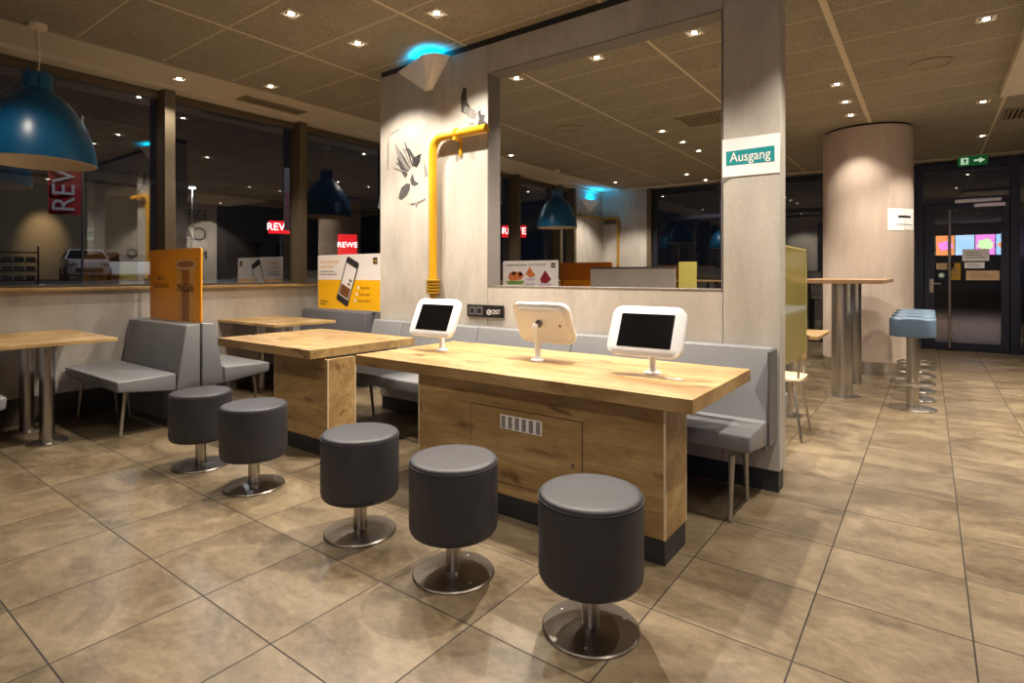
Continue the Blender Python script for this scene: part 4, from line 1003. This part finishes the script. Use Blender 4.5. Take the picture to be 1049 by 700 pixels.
# parked car
P = at(87, 27, GZ)
t = thing('parked_car', 'pale pink hatchback parked outside the left window', 'car', P, YAW+radians(132))
def car_body():
    b = B()
    secs = [(-1.95, 0.45, 0.62, .62), (-1.85, 0.28, 0.92, .78), (-1.2, 0.22, 1.0, .84), (-0.6, 0.22, 1.04, .85), (0.6, 0.22, 1.04, .86), (1.5, 0.25, 1.05, .84), (1.85, 0.35, 0.95, .78)]
    rings = []
    for x, z0, z1, hw in secs:
        rings.append([b.verts.new((x, y*hw, z)) for y, z in ((-1, z0+.1), (-1, (z0+z1)/2), (-.94, z1), (.94, z1), (1, (z0+z1)/2), (1, z0+.1), (.9, z0), (-.9, z0))])
    for a, c in zip(rings, rings[1:]):
        for k in range(8): b.faces.new((a[k], a[(k+1) % 8], c[(k+1) % 8], c[k]))
    b.faces.new(rings[0][::-1]); b.faces.new(rings[-1]); return b
link_mesh('body', car_body(), 'car', t, True, angle=40)
b = B(); r0 = [(-1.0, 1.0, .78), (-0.35, 1.42, .62), (0.9, 1.47, .62), (1.6, 1.0, .78)]
rr = []
for x, z, hw in r0: rr.append([b.verts.new((x, -hw, z)), b.verts.new((x, hw, z))])
lo = [[b.verts.new((x, -0.80, 0.98)), b.verts.new((x, 0.80, 0.98))] for x, z, hw in r0]
for i in range(3):
    b.faces.new((rr[i][0], rr[i][1], rr[i+1][1], rr[i+1][0])); b.faces.new((rr[i][0], rr[i+1][0], lo[i+1][0], lo[i][0])); b.faces.new((rr[i][1], lo[i][1], lo[i+1][1], rr[i+1][1]))
link_mesh('cabin', b, 'carg', t)
link_mesh('roof', prism(B(), [(-0.36, 1.43), (0.92, 1.48), (0.95, 1.51), (-0.3, 1.47)], 'y', -0.60, 0.60, 0.01), 'car', t)
b = B()
for sy in (-1, 1):
    for (x0, z0, x1, z1) in ((-1.0, 1.0, -0.35, 1.44), (0.3, 1.0, 0.35, 1.46), (1.6, 1.0, 0.9, 1.49)): tube(b, [(x0, sy*0.80, z0), (x1, sy*0.62, z1)], 0.035, 8)
link_mesh('pillars', b, 'car', t, True)
for x in (-1.25, 1.2):
    for y in (-0.78, 0.78):
        b = B(); lathe(b, [(0.16, -0.1), (0.3, -0.1), (0.32, 0), (0.3, 0.1), (0.16, 0.1)], n=24); wh = link_mesh('wheel', b, 'tyre', t, True, loc=(x, y, 0.32), rot=(pi/2, 0, 0))
        link_mesh('rim', lathe(B(), [(0.17, -0.09), (0.17, 0.09)], n=20), 'steeld', wh)
for y in (-0.58, 0.58): link_mesh('headlamp', prism(B(), blob(y, 0.74, 0.16, 0.08, 0, 12, 0), 'x', -1.97, -1.80), 'reflector', t)
link_mesh('grille', box(B(), -1.96, -1.85, -0.5, 0.5, 0.4, 0.58), 'tyre', t)
# second car, distant
P = at(130, 34, GZ)
t = thing('distant_car', 'small white car parked outside behind the cup poster', 'car', P, YAW+radians(20))
link_mesh('body', car_body(), 'wprint', t, True, angle=40)
b = B(); prism(b, [(-1.0, 1.0), (-0.35, 1.44), (0.9, 1.48), (1.6, 1.0)], 'y', -0.68, 0.68, 0.02); link_mesh('cabin', b, 'carg', t)
# rack with stacked trolleys
P = at(14, 15, GZ)
t = thing('trolley_rack', 'dark rack with pale stacked crates outside the far left window', 'rack', P, YAW+0.7)
for x in (-0.5, 0.5): link_mesh('post', box(B(), x-0.02, x+0.02, -0.2, 0.2, 0, 1.05), 'dark', t)
for k in range(4): link_mesh('shelf', box(B(), -0.5, 0.5, -0.2, 0.2, 0.12+0.25*k, 0.145+0.25*k), 'dark', t)
for k in range(3):
    for j in range(4): link_mesh('crate', box(B(), -0.46+0.235*j, -0.26+0.235*j, -0.16, 0.16, 0.15+0.25*k, 0.26+0.25*k, 0.02), 'flagw', t)
# street lamps; two tall ones, heads out of view, added to light the flags
for px, d, y in ((197, 30, 192), (173.5, 19, 10), (311, 26, 20)):
    P = at(px, d, GZ); zt = at(px, d, y=y).z-GZ
    t = thing('street_lamp', 'street lamp outside the %s window' % {197: 'second', 173.5: 'first window, added to light the banner flags past that', 311: 'third window, added to light the banner flags past that'}[px], 'street lamp', P, YAW)
    link_mesh('post', tube(B(), [(0, 0, 0), (0, 0, zt)], 0.018, 10), 'legm', t, True)
    link_mesh('lamp_head', lathe(B(), [(0.18, zt-0.02), (0.2, zt+0.05), (0.05, zt+0.12)], n=20), 'legm', t, True)
    link_mesh('lens', lathe(B(), [(0.15, zt-0.05), (0.15, zt-0.02)], n=20), mat('lamp_lens_%d' % int(px), (1, 1, 1, 1), 0.5, emit=(0.8, 0.9, 1, 1), es=60), t)
    l = bpy.data.lights.new('street_light', 'POINT'); l.energy = 900; l.color = (0.85, 0.9, 1); l.shadow_soft_size = 0.2
    o = bpy.data.objects.new('street_light', l); COL.objects.link(o); o.parent = t; o.location = (0, 0, zt-0.3)
bpy.context.view_layer.update()
